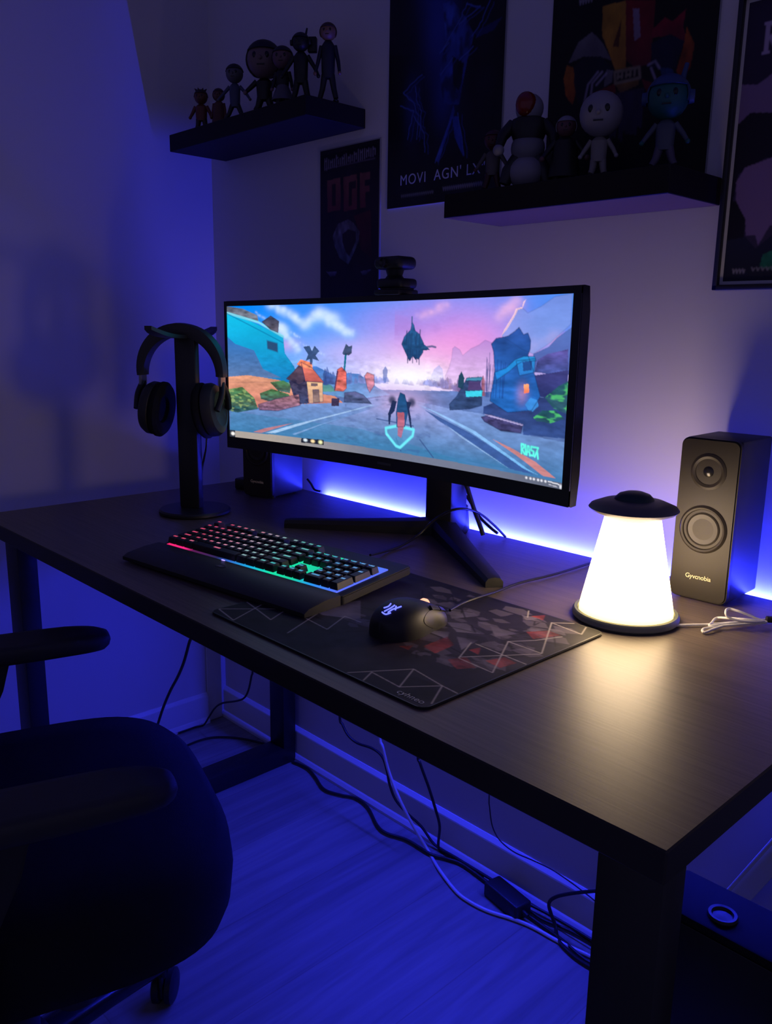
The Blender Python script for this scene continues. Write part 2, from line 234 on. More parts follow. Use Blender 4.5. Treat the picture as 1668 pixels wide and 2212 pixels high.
S = json.loads('''{"cliff":[[-0.0024,0.0526],[0.0554,0.0865],[0.195,0.224],[0.1999,0.3443],[0.2314,0.4353],[0.2474,0.5428],[-0.0156,0.5798]],"letters":[[-0.0011,-0.0001],[0.0568,0.0227],[0.1075,0.0719],[0.1112,0.1231],[-0.0023,0.0485]],"cabin":[[0.1227,0.1193],[0.1529,0.0771],[0.1812,0.1162],[0.1778,0.1973],[0.1513,0.1742]],"cwin":[[0.1387,0.2515],[0.1758,0.2713],[0.1766,0.3395],[0.1399,0.3149]],"cshade":[[-0.0065,0.2167],[0.0268,0.2816],[0.0933,0.3272],[0.1236,0.4624],[0.1865,0.5194],[-0.0147,0.5454]],"sand":[[-0.0145,0.5369],[0.0705,0.5136],[0.1773,0.5366],[0.2973,0.6131],[0.366,0.6242],[0.3932,0.6645],[0.0898,0.7574],[-0.0199,0.7538]],"hill2":[[0.1953,0.5262],[0.2485,0.4335],[0.3069,0.4276],[0.3705,0.4881],[0.409,0.4612],[0.4427,0.4645],[0.5043,0.5494],[0.5394,0.5863],[0.4314,0.6348],[0.2296,0.5928]],"hillgreen":[[0.1546,0.5397],[0.2137,0.4606],[0.2732,0.5082],[0.3544,0.5504],[0.37,0.5932],[0.2973,0.6053]],"bush1":[[-0.0015,0.6293],[0.0491,0.6044],[0.0912,0.6814],[0.1041,0.7628],[0.0298,0.8043],[-0.0055,0.7945]],"bush2":[[0.111,0.6446],[0.1535,0.6048],[0.2115,0.6356],[0.2243,0.6734],[0.152,0.7033],[0.115,0.6855]],"bush3":[[0.1474,0.5569],[0.1951,0.5382],[0.2211,0.5703],[0.216,0.6269],[0.1761,0.6174]],"roof":[[0.2552,0.402],[0.2904,0.4369],[0.3305,0.5349],[0.2687,0.5359]],"roofd":[[0.2552,0.402],[0.2687,0.5359],[0.2471,0.5664],[0.2041,0.525],[0.231,0.4666]],"hbrick":[[0.2402,0.4188],[0.2533,0.3829],[0.2907,0.4026],[0.2944,0.4518],[0.257,0.4327]],"hwalld":[[0.2127,0.5398],[0.2729,0.5315],[0.2799,0.6905],[0.25,0.7004],[0.2289,0.6486]],"hwall":[[0.2729,0.5353],[0.3265,0.5355],[0.3277,0.6696],[0.282,0.6901]],"hdoor":[[0.2933,0.5905],[0.314,0.5872],[0.3166,0.6756],[0.2959,0.6835]],"hwin":[[0.2875,0.5449],[0.3102,0.544],[0.31,0.5647],[0.2873,0.5666]],"palm1":[[0.2626,0.2943],[0.2835,0.2857],[0.2914,0.3229],[0.2999,0.2849],[0.3158,0.3214],[0.3034,0.3523],[0.3153,0.389],[0.293,0.3758],[0.2927,0.4138],[0.2844,0.4146],[0.2848,0.3765],[0.2701,0.393],[0.2788,0.3465]],"palm2":[[0.3903,0.3313],[0.4018,0.2691],[0.4112,0.2867],[0.4206,0.279],[0.4205,0.3293],[0.4111,0.3444],[0.3941,0.342]],"trunk2":[[0.3979,0.3308],[0.4047,0.3304],[0.3995,0.4476],[0.3938,0.4482]],"brick1":[[0.3745,0.443],[0.3881,0.4231],[0.4033,0.4582],[0.4042,0.5652],[0.3934,0.5894],[0.3642,0.5867]],"brick1s":[[0.3784,0.45],[0.3681,0.586],[0.3642,0.5867],[0.3726,0.4506]],"brick2":[[0.461,0.4766],[0.4683,0.4506],[0.4898,0.4659],[0.4918,0.5299],[0.4775,0.5826],[0.4702,0.5548]],"tower":[[0.5162,0.4345],[0.5247,0.4056],[0.5317,0.4327],[0.5269,0.5105],[0.52,0.5115]],"wall1":[[0.1047,0.7292],[0.1707,0.6752],[0.2465,0.6296],[0.2521,0.7079],[0.1739,0.7646],[0.1087,0.7703]],"rock1":[[0.356,0.6412],[0.3816,0.6365],[0.3795,0.69],[0.3557,0.6948]],"rock2":[[0.3973,0.5962],[0.4315,0.583],[0.4575,0.6006],[0.4831,0.6543],[0.3971,0.66]],"road":[[0.0044,0.8098],[0.2543,0.6995],[0.3932,0.6645],[0.5045,0.6104],[0.5566,0.5903],[0.5835,0.5925],[0.6158,0.6112],[0.7123,0.6404],[0.7957,0.649],[0.902,0.7391],[0.999,0.7488],[1.0017,1.0024],[-0.0001,1.0001]],"kerbL":[[0.1295,0.9383],[0.2354,0.8484],[0.4831,0.6616],[0.4903,0.6637],[0.2957,0.8135],[0.1623,0.9335]],"kerbLr":[[0.0863,0.9414],[0.1253,0.9055],[0.2267,0.8424],[0.1439,0.9175],[0.1152,0.9422]],"kerbL2":[[0.2213,0.9256],[0.3122,0.8371],[0.4085,0.7519],[0.3205,0.835],[0.2345,0.9261]],"lane":[[0.2345,0.9261],[0.4085,0.7557],[0.5669,0.6095],[0.616,0.6324],[0.7013,0.7391],[0.8747,0.9427]],"kerbR":[[0.626,0.6339],[0.6846,0.6738],[0.7802,0.7527],[0.9198,0.9261],[0.9463,0.9483],[0.9066,0.9244],[0.7746,0.7677],[0.6687,0.6704]],"kerbRr":[[0.8268,0.7864],[0.8774,0.8237],[0.9341,0.8759],[0.9841,0.9464],[0.9539,0.9454],[0.889,0.859]],"kerbRd":[[0.6427,0.6621],[0.7009,0.7116],[0.7687,0.7693],[0.9308,0.9478],[0.8746,0.9394],[0.7635,0.8115],[0.6853,0.7223]],"kerbR2":[[0.7012,0.7357],[0.7574,0.8065],[0.8747,0.9427],[0.8606,0.9279],[0.7453,0.8031]],"ship":[[0.6009,0.1315],[0.6066,0.1545],[0.6061,0.1775],[0.6222,0.2035],[0.6354,0.262],[0.6328,0.3149],[0.6206,0.3557],[0.6044,0.3369],[0.5949,0.368],[0.5864,0.3315],[0.5712,0.265],[0.579,0.2177],[0.5965,0.1776]],"ship2":[[0.5983,0.1372],[0.6049,0.144],[0.6154,0.2179],[0.6208,0.2717],[0.6385,0.2675],[0.6531,0.2969],[0.6227,0.3022],[0.6135,0.3609],[0.6,0.3276]],"man":[[0.5699,0.567],[0.5834,0.5786],[0.5887,0.6194],[0.5943,0.6882],[0.585,0.7823],[0.5612,0.7884],[0.5589,0.696],[0.5635,0.6102]],"manred":[[0.5623,0.6953],[0.5826,0.6908],[0.5848,0.761],[0.5754,0.8565],[0.565,0.845]],"armL":[[0.5465,0.6204],[0.5602,0.6249],[0.5537,0.69],[0.5435,0.7137],[0.5404,0.7793],[0.5369,0.7802],[0.5348,0.7085],[0.5415,0.6641]],"armR":[[0.5887,0.6194],[0.6036,0.6235],[0.5974,0.6665],[0.6028,0.7213],[0.6057,0.784],[0.6017,0.7815],[0.5944,0.7022]],"shield":[[0.5283,0.8042],[0.5646,0.7804],[0.6117,0.793],[0.6088,0.8327],[0.5724,0.9189],[0.5603,0.9117],[0.5302,0.8402]],"mount1":[[0.6972,0.4469],[0.7057,0.3992],[0.7125,0.3457],[0.7146,0.2866],[0.7204,0.2733],[0.7341,0.292],[0.7419,0.3238],[0.7631,0.2838],[0.7827,0.2637],[0.7989,0.2348],[0.8157,0.2497],[0.8288,0.3485],[0.8259,0.475],[0.6978,0.4939]],"mount0":[[0.6566,0.4589],[0.6655,0.4103],[0.6793,0.3853],[0.6889,0.4077],[0.6947,0.4943],[0.6571,0.4998]],"peak":[[0.8393,0.2119],[0.8539,0.157],[0.8683,0.1033],[0.8752,0.068],[0.8879,0.0685],[0.8986,0.0923],[0.9297,0.0586],[0.9571,0.0147],[0.9959,0.0008],[0.9961,0.1511],[0.9542,0.2436],[0.9166,0.3047],[0.8907,0.2825]],"peakedge":[[0.838,0.215],[0.8439,0.1813],[0.8656,0.0973],[0.87,0.0677],[0.8851,0.0595],[0.887,0.0333],[0.893,0.022],[0.8854,0.0684],[0.8753,0.0739],[0.8685,0.1092],[0.8517,0.1751]],"rhill":[[0.9166,0.3047],[0.95,0.2671],[0.9678,0.2199],[0.9989,0.168],[1.0015,0.4025],[0.9191,0.4006]],"tree_house":[[0.8145,0.2559],[0.8261,0.2245],[0.8448,0.2178],[0.8552,0.2114],[0.8703,0.187],[0.8801,0.1659],[0.8913,0.2045],[0.9012,0.1954],[0.9085,0.2337],[0.9084,0.2814],[0.9042,0.3116],[0.9219,0.4124],[0.9375,0.5254],[0.9193,0.6028],[0.862,0.6278],[0.8168,0.5728],[0.8257,0.399],[0.8209,0.2992]],"ramp":[[0.826,0.4116],[0.8538,0.3835],[0.8739,0.3384],[0.8941,0.3184],[0.9194,0.3165],[0.9238,0.34],[0.8947,0.3426],[0.8797,0.3623],[0.8622,0.4011],[0.831,0.4552]],"rhouse":[[0.8767,0.3442],[0.921,0.3283],[0.9216,0.4003],[0.8864,0.4229]],"rhouse_w":[[0.8923,0.3489],[0.915,0.3408],[0.915,0.389],[0.8948,0.3974]],"rcar":[[0.9273,0.3337],[0.9486,0.3024],[0.993,0.2762],[0.9961,0.3799],[0.9538,0.4025],[0.9216,0.4003]],"rpurple":[[0.917,0.4191],[0.9961,0.3799],[0.9977,0.5087],[0.9475,0.5296],[0.9273,0.5211]],"window":[[0.8978,0.4675],[0.9093,0.4628],[0.9117,0.5084],[0.8991,0.5167]],"hut":[[0.7476,0.4865],[0.7544,0.4527],[0.7959,0.4408],[0.7896,0.4804],[0.796,0.5182],[0.7962,0.6029],[0.7663,0.6289],[0.7124,0.6472],[0.7103,0.6135],[0.7294,0.5626]],"hutroof":[[0.7517,0.4662],[0.7573,0.4491],[0.7959,0.4408],[0.7921,0.4606]],"hutband":[[0.7527,0.5286],[0.7974,0.518],[0.7966,0.5506],[0.7548,0.5614]],"hutin":[[0.7606,0.4715],[0.7893,0.4675],[0.7931,0.5155],[0.7585,0.5211]],"rtree":[[0.7316,0.5088],[0.7335,0.4423],[0.7405,0.4152],[0.7485,0.4535],[0.7467,0.5197]],"rbush1":[[0.9475,0.5296],[0.9774,0.4646],[1.0001,0.4319],[0.9994,0.6035],[0.9686,0.5801]],"rbush2":[[0.9241,0.639],[0.9444,0.5974],[0.9738,0.5911],[0.9942,0.6287],[0.9636,0.6604],[0.9309,0.6561]],"rdark":[[0.8006,0.6086],[0.8602,0.5455],[0.9475,0.5296],[0.9992,0.5976],[0.9996,0.7303],[0.902,0.7391],[0.9007,0.6886],[0.8014,0.6478]],"rwall":[[0.796,0.6688],[0.8184,0.6505],[0.9007,0.6855],[0.8966,0.7342],[0.8481,0.7345],[0.8051,0.693]],"rwalltop":[[0.8014,0.651],[0.8184,0.6505],[0.9006,0.6823],[0.9008,0.6918],[0.8158,0.6609]],"orb":[[0.9031,0.575],[0.915,0.5356],[0.9305,0.545],[0.935,0.5748],[0.922,0.6084],[0.9116,0.6044]],"task_a":[[0.0007,0.9644],[0.254,0.9451],[0.2536,0.9778],[0.0025,0.9994]],"task_b":[[0.254,0.9451],[0.3301,0.9391],[0.3299,0.9749],[0.2536,0.9778]],"logo_at":[[0.8992,0.7879],[0.9397,0.7978],[0.9413,0.8543],[0.9006,0.8422]],"clouds":[[0.3376,0.0315],[0.3683,0.0792],[0.3946,0.1368],[0.417,0.1652],[0.3008,0.1657],[0.3126,0.21],[0.3361,0.2683],[0.3518,0.2897],[0.4318,0.081],[0.4499,0.0884],[0.4749,0.1235],[0.5134,0.1716],[0.534,0.2019],[0.3717,0.1798],[0.3792,0.2302]],"sun":[[0.5923,0.4464],[0.6079,0.4722]],"tr":[[0.9182,0.9657],[0.9948,0.9738],[0.9696,0.9648],[0.9702,0.9837],[0.9184,0.9721]]}''')
A = json.loads('''{"p1":{"band":[[0.002,0.024],[0.974,0.021],[0.976,0.069],[0.001,0.085]],"D":[[0.119,0.163],[0.356,0.157],[0.359,0.329],[0.127,0.334]],"Di":[[0.204,0.186],[0.273,0.185],[0.274,0.302],[0.205,0.304]],"G":[[0.409,0.16],[0.636,0.154],[0.641,0.337],[0.412,0.341]],"Gi":[[0.498,0.192],[0.622,0.187],[0.623,0.226],[0.551,0.227],[0.552,0.314],[0.501,0.317]],"F":[[0.686,0.153],[0.856,0.156],[0.85,0.193],[0.766,0.193],[0.767,0.224],[0.844,0.226],[0.845,0.255],[0.782,0.257],[0.784,0.334],[0.691,0.334]],"shield":[[0.221,0.466],[0.314,0.403],[0.495,0.386],[0.584,0.408],[0.687,0.458],[0.674,0.509],[0.558,0.59],[0.499,0.627],[0.346,0.59],[0.253,0.52]],"shi":[[0.391,0.462],[0.496,0.438],[0.629,0.456],[0.63,0.503],[0.513,0.584],[0.453,0.559],[0.391,0.5]],"red":[[0.583,0.371],[0.869,0.351],[0.892,0.603],[0.704,0.552],[0.643,0.424]],"b1":[[0.104,0.66],[0.301,0.664],[0.27,0.685],[0.175,0.689]],"b2":[[0.707,0.669],[0.894,0.661],[0.795,0.689],[0.737,0.688]],"t1":[[0.08,0.099],[0.929,0.092]],"text":[[0.08,0.095],[0.92,0.043]],"bot":[[-0.002,0.796],[0.985,0.804]]},"p2":{"body":[[0.487,0.25],[0.565,0.249],[0.684,0.329],[0.755,0.4],[0.706,0.485],[0.665,0.585],[0.65,0.639],[0.511,0.625],[0.473,0.507],[0.515,0.388]],"dark1":[[-0.014,0.376],[0.335,0.421],[0.354,0.752],[-0.007,0.721]],"hole":[[0.578,0.452],[0.678,0.49],[0.664,0.564],[0.637,0.586],[0.595,0.556]],"legL":[[0.601,0.634],[0.613,0.661],[0.484,0.844],[0.452,0.833],[0.556,0.708]],"legR":[[0.594,0.677],[0.643,0.682],[0.708,0.831],[0.693,0.834],[0.619,0.758]],"bolts":[[[0.874,0.296],[0.816,0.356],[0.737,0.402]],[[0.69,0.276],[0.646,0.319],[0.497,0.416]],[[0.546,0.401],[0.468,0.429]],[[0.749,0.441],[0.638,0.476]],[[0.318,0.489],[0.138,0.54],[0.238,0.587],[0.284,0.646],[0.278,0.736]],[[0.118,0.588],[0.24,0.623],[0.191,0.729]],[[0.257,0.526],[0.27,0.581],[0.315,0.631],[0.299,0.729]],[[0.576,0.697],[0.501,0.792],[0.453,0.842]],[[0.643,0.673],[0.703,0.835]],[[0.241,0.642],[0.352,0.72],[0.356,0.793]],[[0.579,0.46],[0.483,0.509]],[[0.681,0.279],[0.794,0.308],[0.629,0.345]]],"glow":[[0.755,0.392],[0.976,0.367],[0.91,0.405],[0.784,0.412]],"title":[[0.142,0.894],[0.361,0.885],[0.435,0.895],[0.629,0.891],[0.697,0.883],[0.933,0.887]],"title_h":[[0.141,0.856],[0.148,0.896]],"sub1":[[0.14,0.96],[0.449,0.951]],"sub2":[[0.532,0.956],[0.873,0.943]],"top":[[0.095,0.177],[0.198,0.201]]},"p3":{"yellow":[[0.328,0.415],[0.469,0.417],[0.498,0.624],[0.429,0.62],[0.397,0.577],[0.335,0.504]],"yellow2":[[0.433,0.616],[0.582,0.63],[0.582,0.685],[0.474,0.699],[0.44,0.669]],"brown":[[0.451,0.469],[0.446,0.553],[0.406,0.548]],"red":[[0.469,0.417],[0.644,0.443],[0.644,0.525],[0.647,0.629],[0.549,0.63],[0.494,0.598]],"pale":[[0.515,0.448],[0.553,0.454],[0.573,0.54],[0.537,0.548]],"crimson":[[0.64,0.528],[0.707,0.501],[0.749,0.519],[0.821,0.495],[0.813,0.54],[0.84,0.592],[0.747,0.555],[0.644,0.554]],"navy":[[0.638,0.569],[0.739,0.554],[0.828,0.586],[0.797,0.635],[0.794,0.659],[0.657,0.643]],"orangeR":[[0.833,0.547],[0.883,0.601],[0.871,0.668],[0.823,0.699],[0.795,0.667],[0.823,0.602]],"capL":[[0.124,0.566],[0.182,0.506],[0.27,0.484],[0.347,0.532],[0.408,0.591],[0.326,0.568],[0.225,0.556]],"navyL":[[0.163,0.579],[0.226,0.56],[0.335,0.569],[0.41,0.609],[0.366,0.67],[0.298,0.698],[0.207,0.707],[0.171,0.639]],"orangeL":[[0.115,0.569],[0.159,0.583],[0.191,0.65],[0.169,0.705],[0.118,0.67],[0.097,0.612]],"redL":[[0.246,0.724],[0.295,0.68],[0.435,0.664],[0.447,0.692],[0.364,0.723]],"redR":[[0.596,0.669],[0.68,0.692],[0.75,0.733],[0.646,0.73]],"blue":[[0.697,0.643],[0.778,0.661],[0.795,0.742],[0.75,0.729]],"sign":[[0.43,0.629],[0.578,0.631],[0.587,0.664],[0.439,0.665]],"strands":[[[0.323,0.616],[0.264,0.649],[0.244,0.71]],[[0.35,0.619],[0.291,0.648],[0.287,0.688]],[[0.378,0.627],[0.319,0.656]],[[0.631,0.631],[0.67,0.624],[0.698,0.648]],[[0.649,0.642],[0.679,0.679]]],"skull":[[0.376,0.614],[0.421,0.623],[0.417,0.658],[0.366,0.67]],"text":[[0.176,0.377],[0.267,0.386]]},"p4":{"inner":[[0.026,0.034],[0.04,0.971]],"cream1":[[0.037,0.243],[0.1,0.246],[0.164,0.229],[0.182,0.354],[0.044,0.336]],"face":[[0.068,0.505],[0.09,0.48],[0.152,0.473],[0.2,0.478],[0.227,0.658],[0.199,0.665],[0.176,0.746],[0.167,0.709],[0.135,0.702],[0.125,0.655],[0.08,0.57]],"dark":[[0.044,0.336],[0.099,0.326],[0.182,0.354],[0.2,0.478],[0.152,0.476],[0.085,0.493],[0.054,0.454]],"blue":[[0.044,0.71],[0.129,0.708],[0.173,0.746],[0.208,0.684],[0.229,0.672],[0.26,0.879],[0.053,0.871]],"green":[[0.204,0.83],[0.217,0.785],[0.243,0.768],[0.257,0.86],[0.219,0.845]],"R":[[0.086,0.151],[0.141,0.08]],"bot":[[0.071,0.948],[0.269,0.939]]},"pad":{"lines":[[[0.0,0.035],[0.153,0.246]],[[0.0,0.035],[0.128,0.004],[0.044,0.238]],[[-0.003,0.173],[0.205,0.118],[0.153,0.246]],[[0.34,0.079],[0.259,0.302],[0.285,0.228]],[[0.273,0.233],[0.397,0.217],[0.339,0.367]],[[0.339,0.367],[0.418,0.368]],[[0.702,0.005],[0.807,0.193],[0.867,0.054]],[[0.77,0.002],[0.744,0.068],[0.867,0.054],[0.939,0.165]],[[0.807,0.193],[0.939,0.165],[0.996,0.042]],[[0.939,0.165],[1.005,0.158]],[[0.837,0.385],[0.78,0.529]],[[0.839,0.382],[0.973,0.372],[0.85,0.643]],[[0.796,0.533],[0.999,0.517]],[[0.85,0.643],[0.979,0.64],[0.838,0.937]],[[0.85,0.643],[0.901,0.731],[0.937,0.838]],[[0.838,0.937],[0.966,0.916],[0.938,0.999]],[[0.838,0.937],[0.892,0.999]],[[0.833,0.39],[0.979,0.633]],[[0.713,0.986],[0.753,0.915]]],"reds":[[[0.822,0.342],[0.847,0.41],[0.919,0.361],[0.888,0.304]],[[0.903,0.435],[0.923,0.512],[0.975,0.501],[0.965,0.423]],[[0.703,0.369],[0.696,0.508],[0.759,0.464],[0.767,0.351]],[[0.814,0.468],[0.826,0.519],[0.859,0.459]],[[0.835,0.777],[0.875,0.851],[0.931,0.849],[0.889,0.735]],[[0.753,0.938],[0.778,0.995],[0.805,0.935]],[[0.654,0.303],[0.676,0.351],[0.694,0.304]]],"greys":[[[0.514,0.745],[0.578,0.809],[0.635,0.775],[0.592,0.672]],[[0.605,0.626],[0.655,0.673],[0.762,0.637],[0.687,0.574]],[[0.722,0.724],[0.83,0.739],[0.796,0.645]],[[0.724,0.92],[0.795,0.951],[0.768,0.883]],[[0.716,0.535],[0.781,0.568],[0.8,0.448]],[[0.169,0.338],[0.25,0.547],[0.4,0.386],[0.279,0.307]],[[0.6,0.495],[0.672,0.553],[0.71,0.489]]],"text":[[0.887,0.025],[0.963,0.036]]}}''')
ZT = .74
# ------------------------------------------------------------------ materials in use
WALL = mat('wall_paint', (.62, .60, .62), .75, bump=.08, bscale=140.)
TRIMW = mat('white_trim_paint', (.72, .72, .74), .35)
FLOOR = floor_mat()
DESKTOP = wood_mat('dark_oak_laminate', (.086, .066, .055), (.152, .119, .096), .42)
DESKEDGE = mat('black_edge_band', (.012, .010, .011), .5)
STEEL = mat('black_powder_steel', (.010, .010, .012), .45, bump=.1, bscale=900.)
BLK = mat('black_plastic', (.012, .012, .014), .45)
BLKG = mat('black_gloss', (.010, .010, .012), .22)
CASE = mat('keyboard_case', (.020, .020, .022), .5)
KEYM = mat('key_cap', (.016, .016, .018), .42)
FAB = mat('black_fabric', (.010, .010, .012), .9, bump=.4, bscale=700., spec=.2)
PAD = mat('black_rubber', (.022, .022, .025), .55)
SHELF = mat('black_brown_shelf', (.010, .008, .008), .6, spec=.2)
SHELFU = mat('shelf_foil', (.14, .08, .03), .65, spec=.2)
SPKF = mat('speaker_front', (.022, .0185, .016), .5, spec=.3)
SPKB = mat('speaker_side', (.03, .032, .036), .5, spec=.35)
CONE = mat('speaker_cone', (.020, .017, .015), .42, spec=.35)
GOLD = mat('pale_gold_print', (.75, .66, .42), .35)
CAB = mat('black_cable', (.010, .010, .012), .5)
CABW = mat('white_cable', (.72, .72, .74), .4)
LEDB = mat('led_blue', (.02, .02, .02), .5, emit=(.023, .031, 1.), es=310)
# ------------------------------------------------------------------ the room
RX1, RY1, RH = 2.95, -2.7, 2.42
def plane_box(name, a, b, m):
    bm = bmesh.new(); box(bm, a, b); return struct(name, bm, m, smooth=False)
plane_box('floor', (-.1, RY1 - .1, -.06), (RX1 + .1, .1, 0), FLOOR)
plane_box('ceiling', (-.1, RY1 - .1, RH), (RX1 + .1, .1, RH + .06), WALL)
plane_box('wall_left', (-.1, RY1, 0), (0, 0, RH), WALL)
plane_box('wall_back', (-.1, 0, 0), (RX1 + .1, .1, RH), WALL)
def skirting(name, L_, M):
    bm = bmesh.new()   # profile in (depth, height): shoe moulding, flat board, sloped top
    prof = [(0, 0), (.016, 0), (.0165, .007), (.012, .015), (.009, .018), (.009, .078), (.0085, .081), (.002, .090), (0, .090)]
    t = bmesh.new(); a = [t.verts.new((0, -d, z)) for d, z in prof]; b = [t.verts.new((L_, -d, z)) for d, z in prof]
    for k in range(len(prof)):
        k2 = (k + 1) % len(prof); t.faces.new((a[k], a[k2], b[k2], b[k]))
    t.faces.new(a); t.faces.new(b[::-1]); bmesh.ops.recalc_face_normals(t, faces=t.faces); add(bm, t, M)
    return struct(name, bm, TRIMW, smooth=False)
skirting('baseboard_back', RX1, None)
skirting('baseboard_left', 2.6, T((0, -2.665, 0)) @ RZ(90))
bm = bmesh.new(); box(bm, (0, -.064, .0), (.006, -.0175, .66), .003); struct('trim_1', bm, TRIMW)

# ------------------------------------------------------------------ desk
X0, X1, Y0, Y1 = .240, 1.7083, -.7084, -.045
desk = thing('desk', 'wide dark wood grain desk with black edges on a black steel frame', 'desk', (.974, -.377, 0))
bm = bmesh.new(); box(bm, (X0, Y0, ZT - .029), (X1, Y1, ZT), .0015, seg=1)
for f in bm.faces: f.material_index = 0 if f.normal.z > .9 else 1
obj('tabletop', bm, [DESKTOP, DESKEDGE], desk, world=True, smooth=False)
for xa, xb in ((.29, .35), (1.634, 1.694)):
    for nm, a, b in (('leg', (xa, -.678, .045), (xb, -.640, .690)), ('leg', (xa, -.052, .045), (xb, -.014, .690))):
        bm = bmesh.new(); box(bm, a, b, .002); obj(nm, bm, STEEL, desk, world=True)
    bm = bmesh.new(); box(bm, (xa, -.690, .0), (xb, -.014, .046), .003); obj('foot_bar', bm, STEEL, desk, world=True)
    bm = bmesh.new(); box(bm, (xa, -.678, .689), (xb, -.014 - .033, .711), .002); obj('top_bar', bm, STEEL, desk, world=True)

led = thing('led_strip', 'glowing blue violet light strip along the rear edge of the desk', 'light strip', (.97, -.042, .72))
for x in (.50, .78, 1.06, 1.32, 1.58):
    bm = bmesh.new(); box(bm, (x - .006, -.0445, .7145), (x + .006, -.008, .7185), .0008); obj('bracket', bm, BLK, led, world=True)
bm = bmesh.new(); tube(bm, [(.455 + .0402 * k, -.013, .7225) for k in range(31)], .004, 10); obj('glowing_tube', bm, LEDB, led, world=True)

# ------------------------------------------------------------------ monitor
mon = thing('monitor', 'wide curved black monitor showing a colourful game landscape with blue sky', 'monitor', (.935, -.16, ZT))
XC, WW, YE, SAG = .91, .832, -.29, .033
ZB, ZP = .8735, 1.1625
def ys(x): return YE + SAG * (1 - ((x - XC) / (WW / 2)) ** 2)
def roll(x): return (x - XC) * .0125
bm = bmesh.new(); N = 48; t = bmesh.new(); secs = []
for k in range(N + 1):
    x = XC - WW / 2 + WW * k / N; yf = ys(x); dz = roll(x); e = abs(2 * k / N - 1); th = .020 + .020 * (1 - e ** 4)
    prof = [(yf, ZB), (yf, ZP), (yf + .004, ZP + .002), (yf + .016, ZP + .001), (yf + th, ZP - .03), (yf + th, ZB + .04), (yf + .016, ZB - .001), (yf + .004, ZB - .002)]
    secs.append([t.verts.new((x, y, z + dz)) for y, z in prof])
for a, b in zip(secs, secs[1:]):
    for k in range(8): t.faces.new((a[k], a[(k + 1) % 8], b[(k + 1) % 8], b[k]))
t.faces.new(secs[0]); t.faces.new(secs[-1]); bmesh.ops.recalc_face_normals(t, faces=t.faces); add(bm, t)
panel = obj('housing', bm, BLKG, mon, world=True, ang=30)
# bezel rails standing a little proud of the glass
bm = bmesh.new()
def rail(x0, x1, z0, z1, n):
    t = bmesh.new(); q = []
    for k in range(n + 1):
        x = x0 + (x1 - x0) * k / n; y = ys(x); d = roll(x)
        q.append([t.verts.new(v) for v in ((x, y - .0025, z0 + d), (x, y - .0025, z1 + d), (x, y + .001, z1 + d), (x, y + .001, z0 + d))])
    for a, b in zip(q, q[1:]):
        for k in range(4): t.faces.new((a[k], a[(k + 1) % 4], b[(k + 1) % 4], b[k]))
    t.faces.new(q[0]); t.faces.new(q[-1]); bmesh.ops.recalc_face_normals(t, faces=t.faces); add(bm, t)
XL, XR = XC - WW / 2, XC + WW / 2
rail(XL, XR, ZB - .001, ZB + .0215, 40); rail(XL, XR, ZP - .0085, ZP + .001, 40); rail(XL, XL + .006, ZB, ZP, 1); rail(XR - .0135, XR, ZB, ZP, 1)
obj('bezel', bm, BLK, mon, world=True, ang=30)
SX0, SX1, SZ0, SZ1 = XL + .0055, XR - .013, ZB + .021, ZP - .008
bm = bmesh.new(); box(bm, (.912, ys(.93) - .0032, ZB + .0085 + roll(.93)), (.944, ys(.93) - .0024, ZB + .0125 + roll(.93))); obj('badge', bm, mat('badge_grey', (.06, .06, .065), .4), mon, world=True)
# the picture on the display
P = Pic(900, 330, (60, 150, 235)); u, v = P.u, P.v
def g(c0, c1, t): 
    t = np.clip(t, 0, 1)[..., None]; return s2l(c0) * (1 - t) + s2l(c1) * t
sky = g((0, 130, 240), (80, 140, 240), (u - .08) / .5)
hz = g((70, 175, 250), (205, 190, 240), (u - .12) / .42)
t = np.clip(v / .45, 0, 1)[..., None] ** 1.5; sky = sky * (1 - t) + hz * t
P.a = sky.copy()
n1 = P.noise(5, 4); n2 = P.noise(9, 5)
P.blob((.74, .24), (.20, .20), (232, 140, 215), .85); P.blob((.66, .36), (.14, .13), (245, 170, 220), .7); P.blob((.60, .1), (.16, .1), (150, 130, 225), .55)
P.blob((.95, .12), (.10, .22), (60, 130, 230), .8); P.blob((.2, .28), (.05, .05), (215, 165, 225), .6); P.blob((.43, .33), (.12, .08), (200, 180, 240), .6)
P.blend(np.clip((n2 - .55) * 6, 0, 1) * np.exp(-((v - .2) / .16) ** 2) * (u > .55), (170, 120, 205), .55)
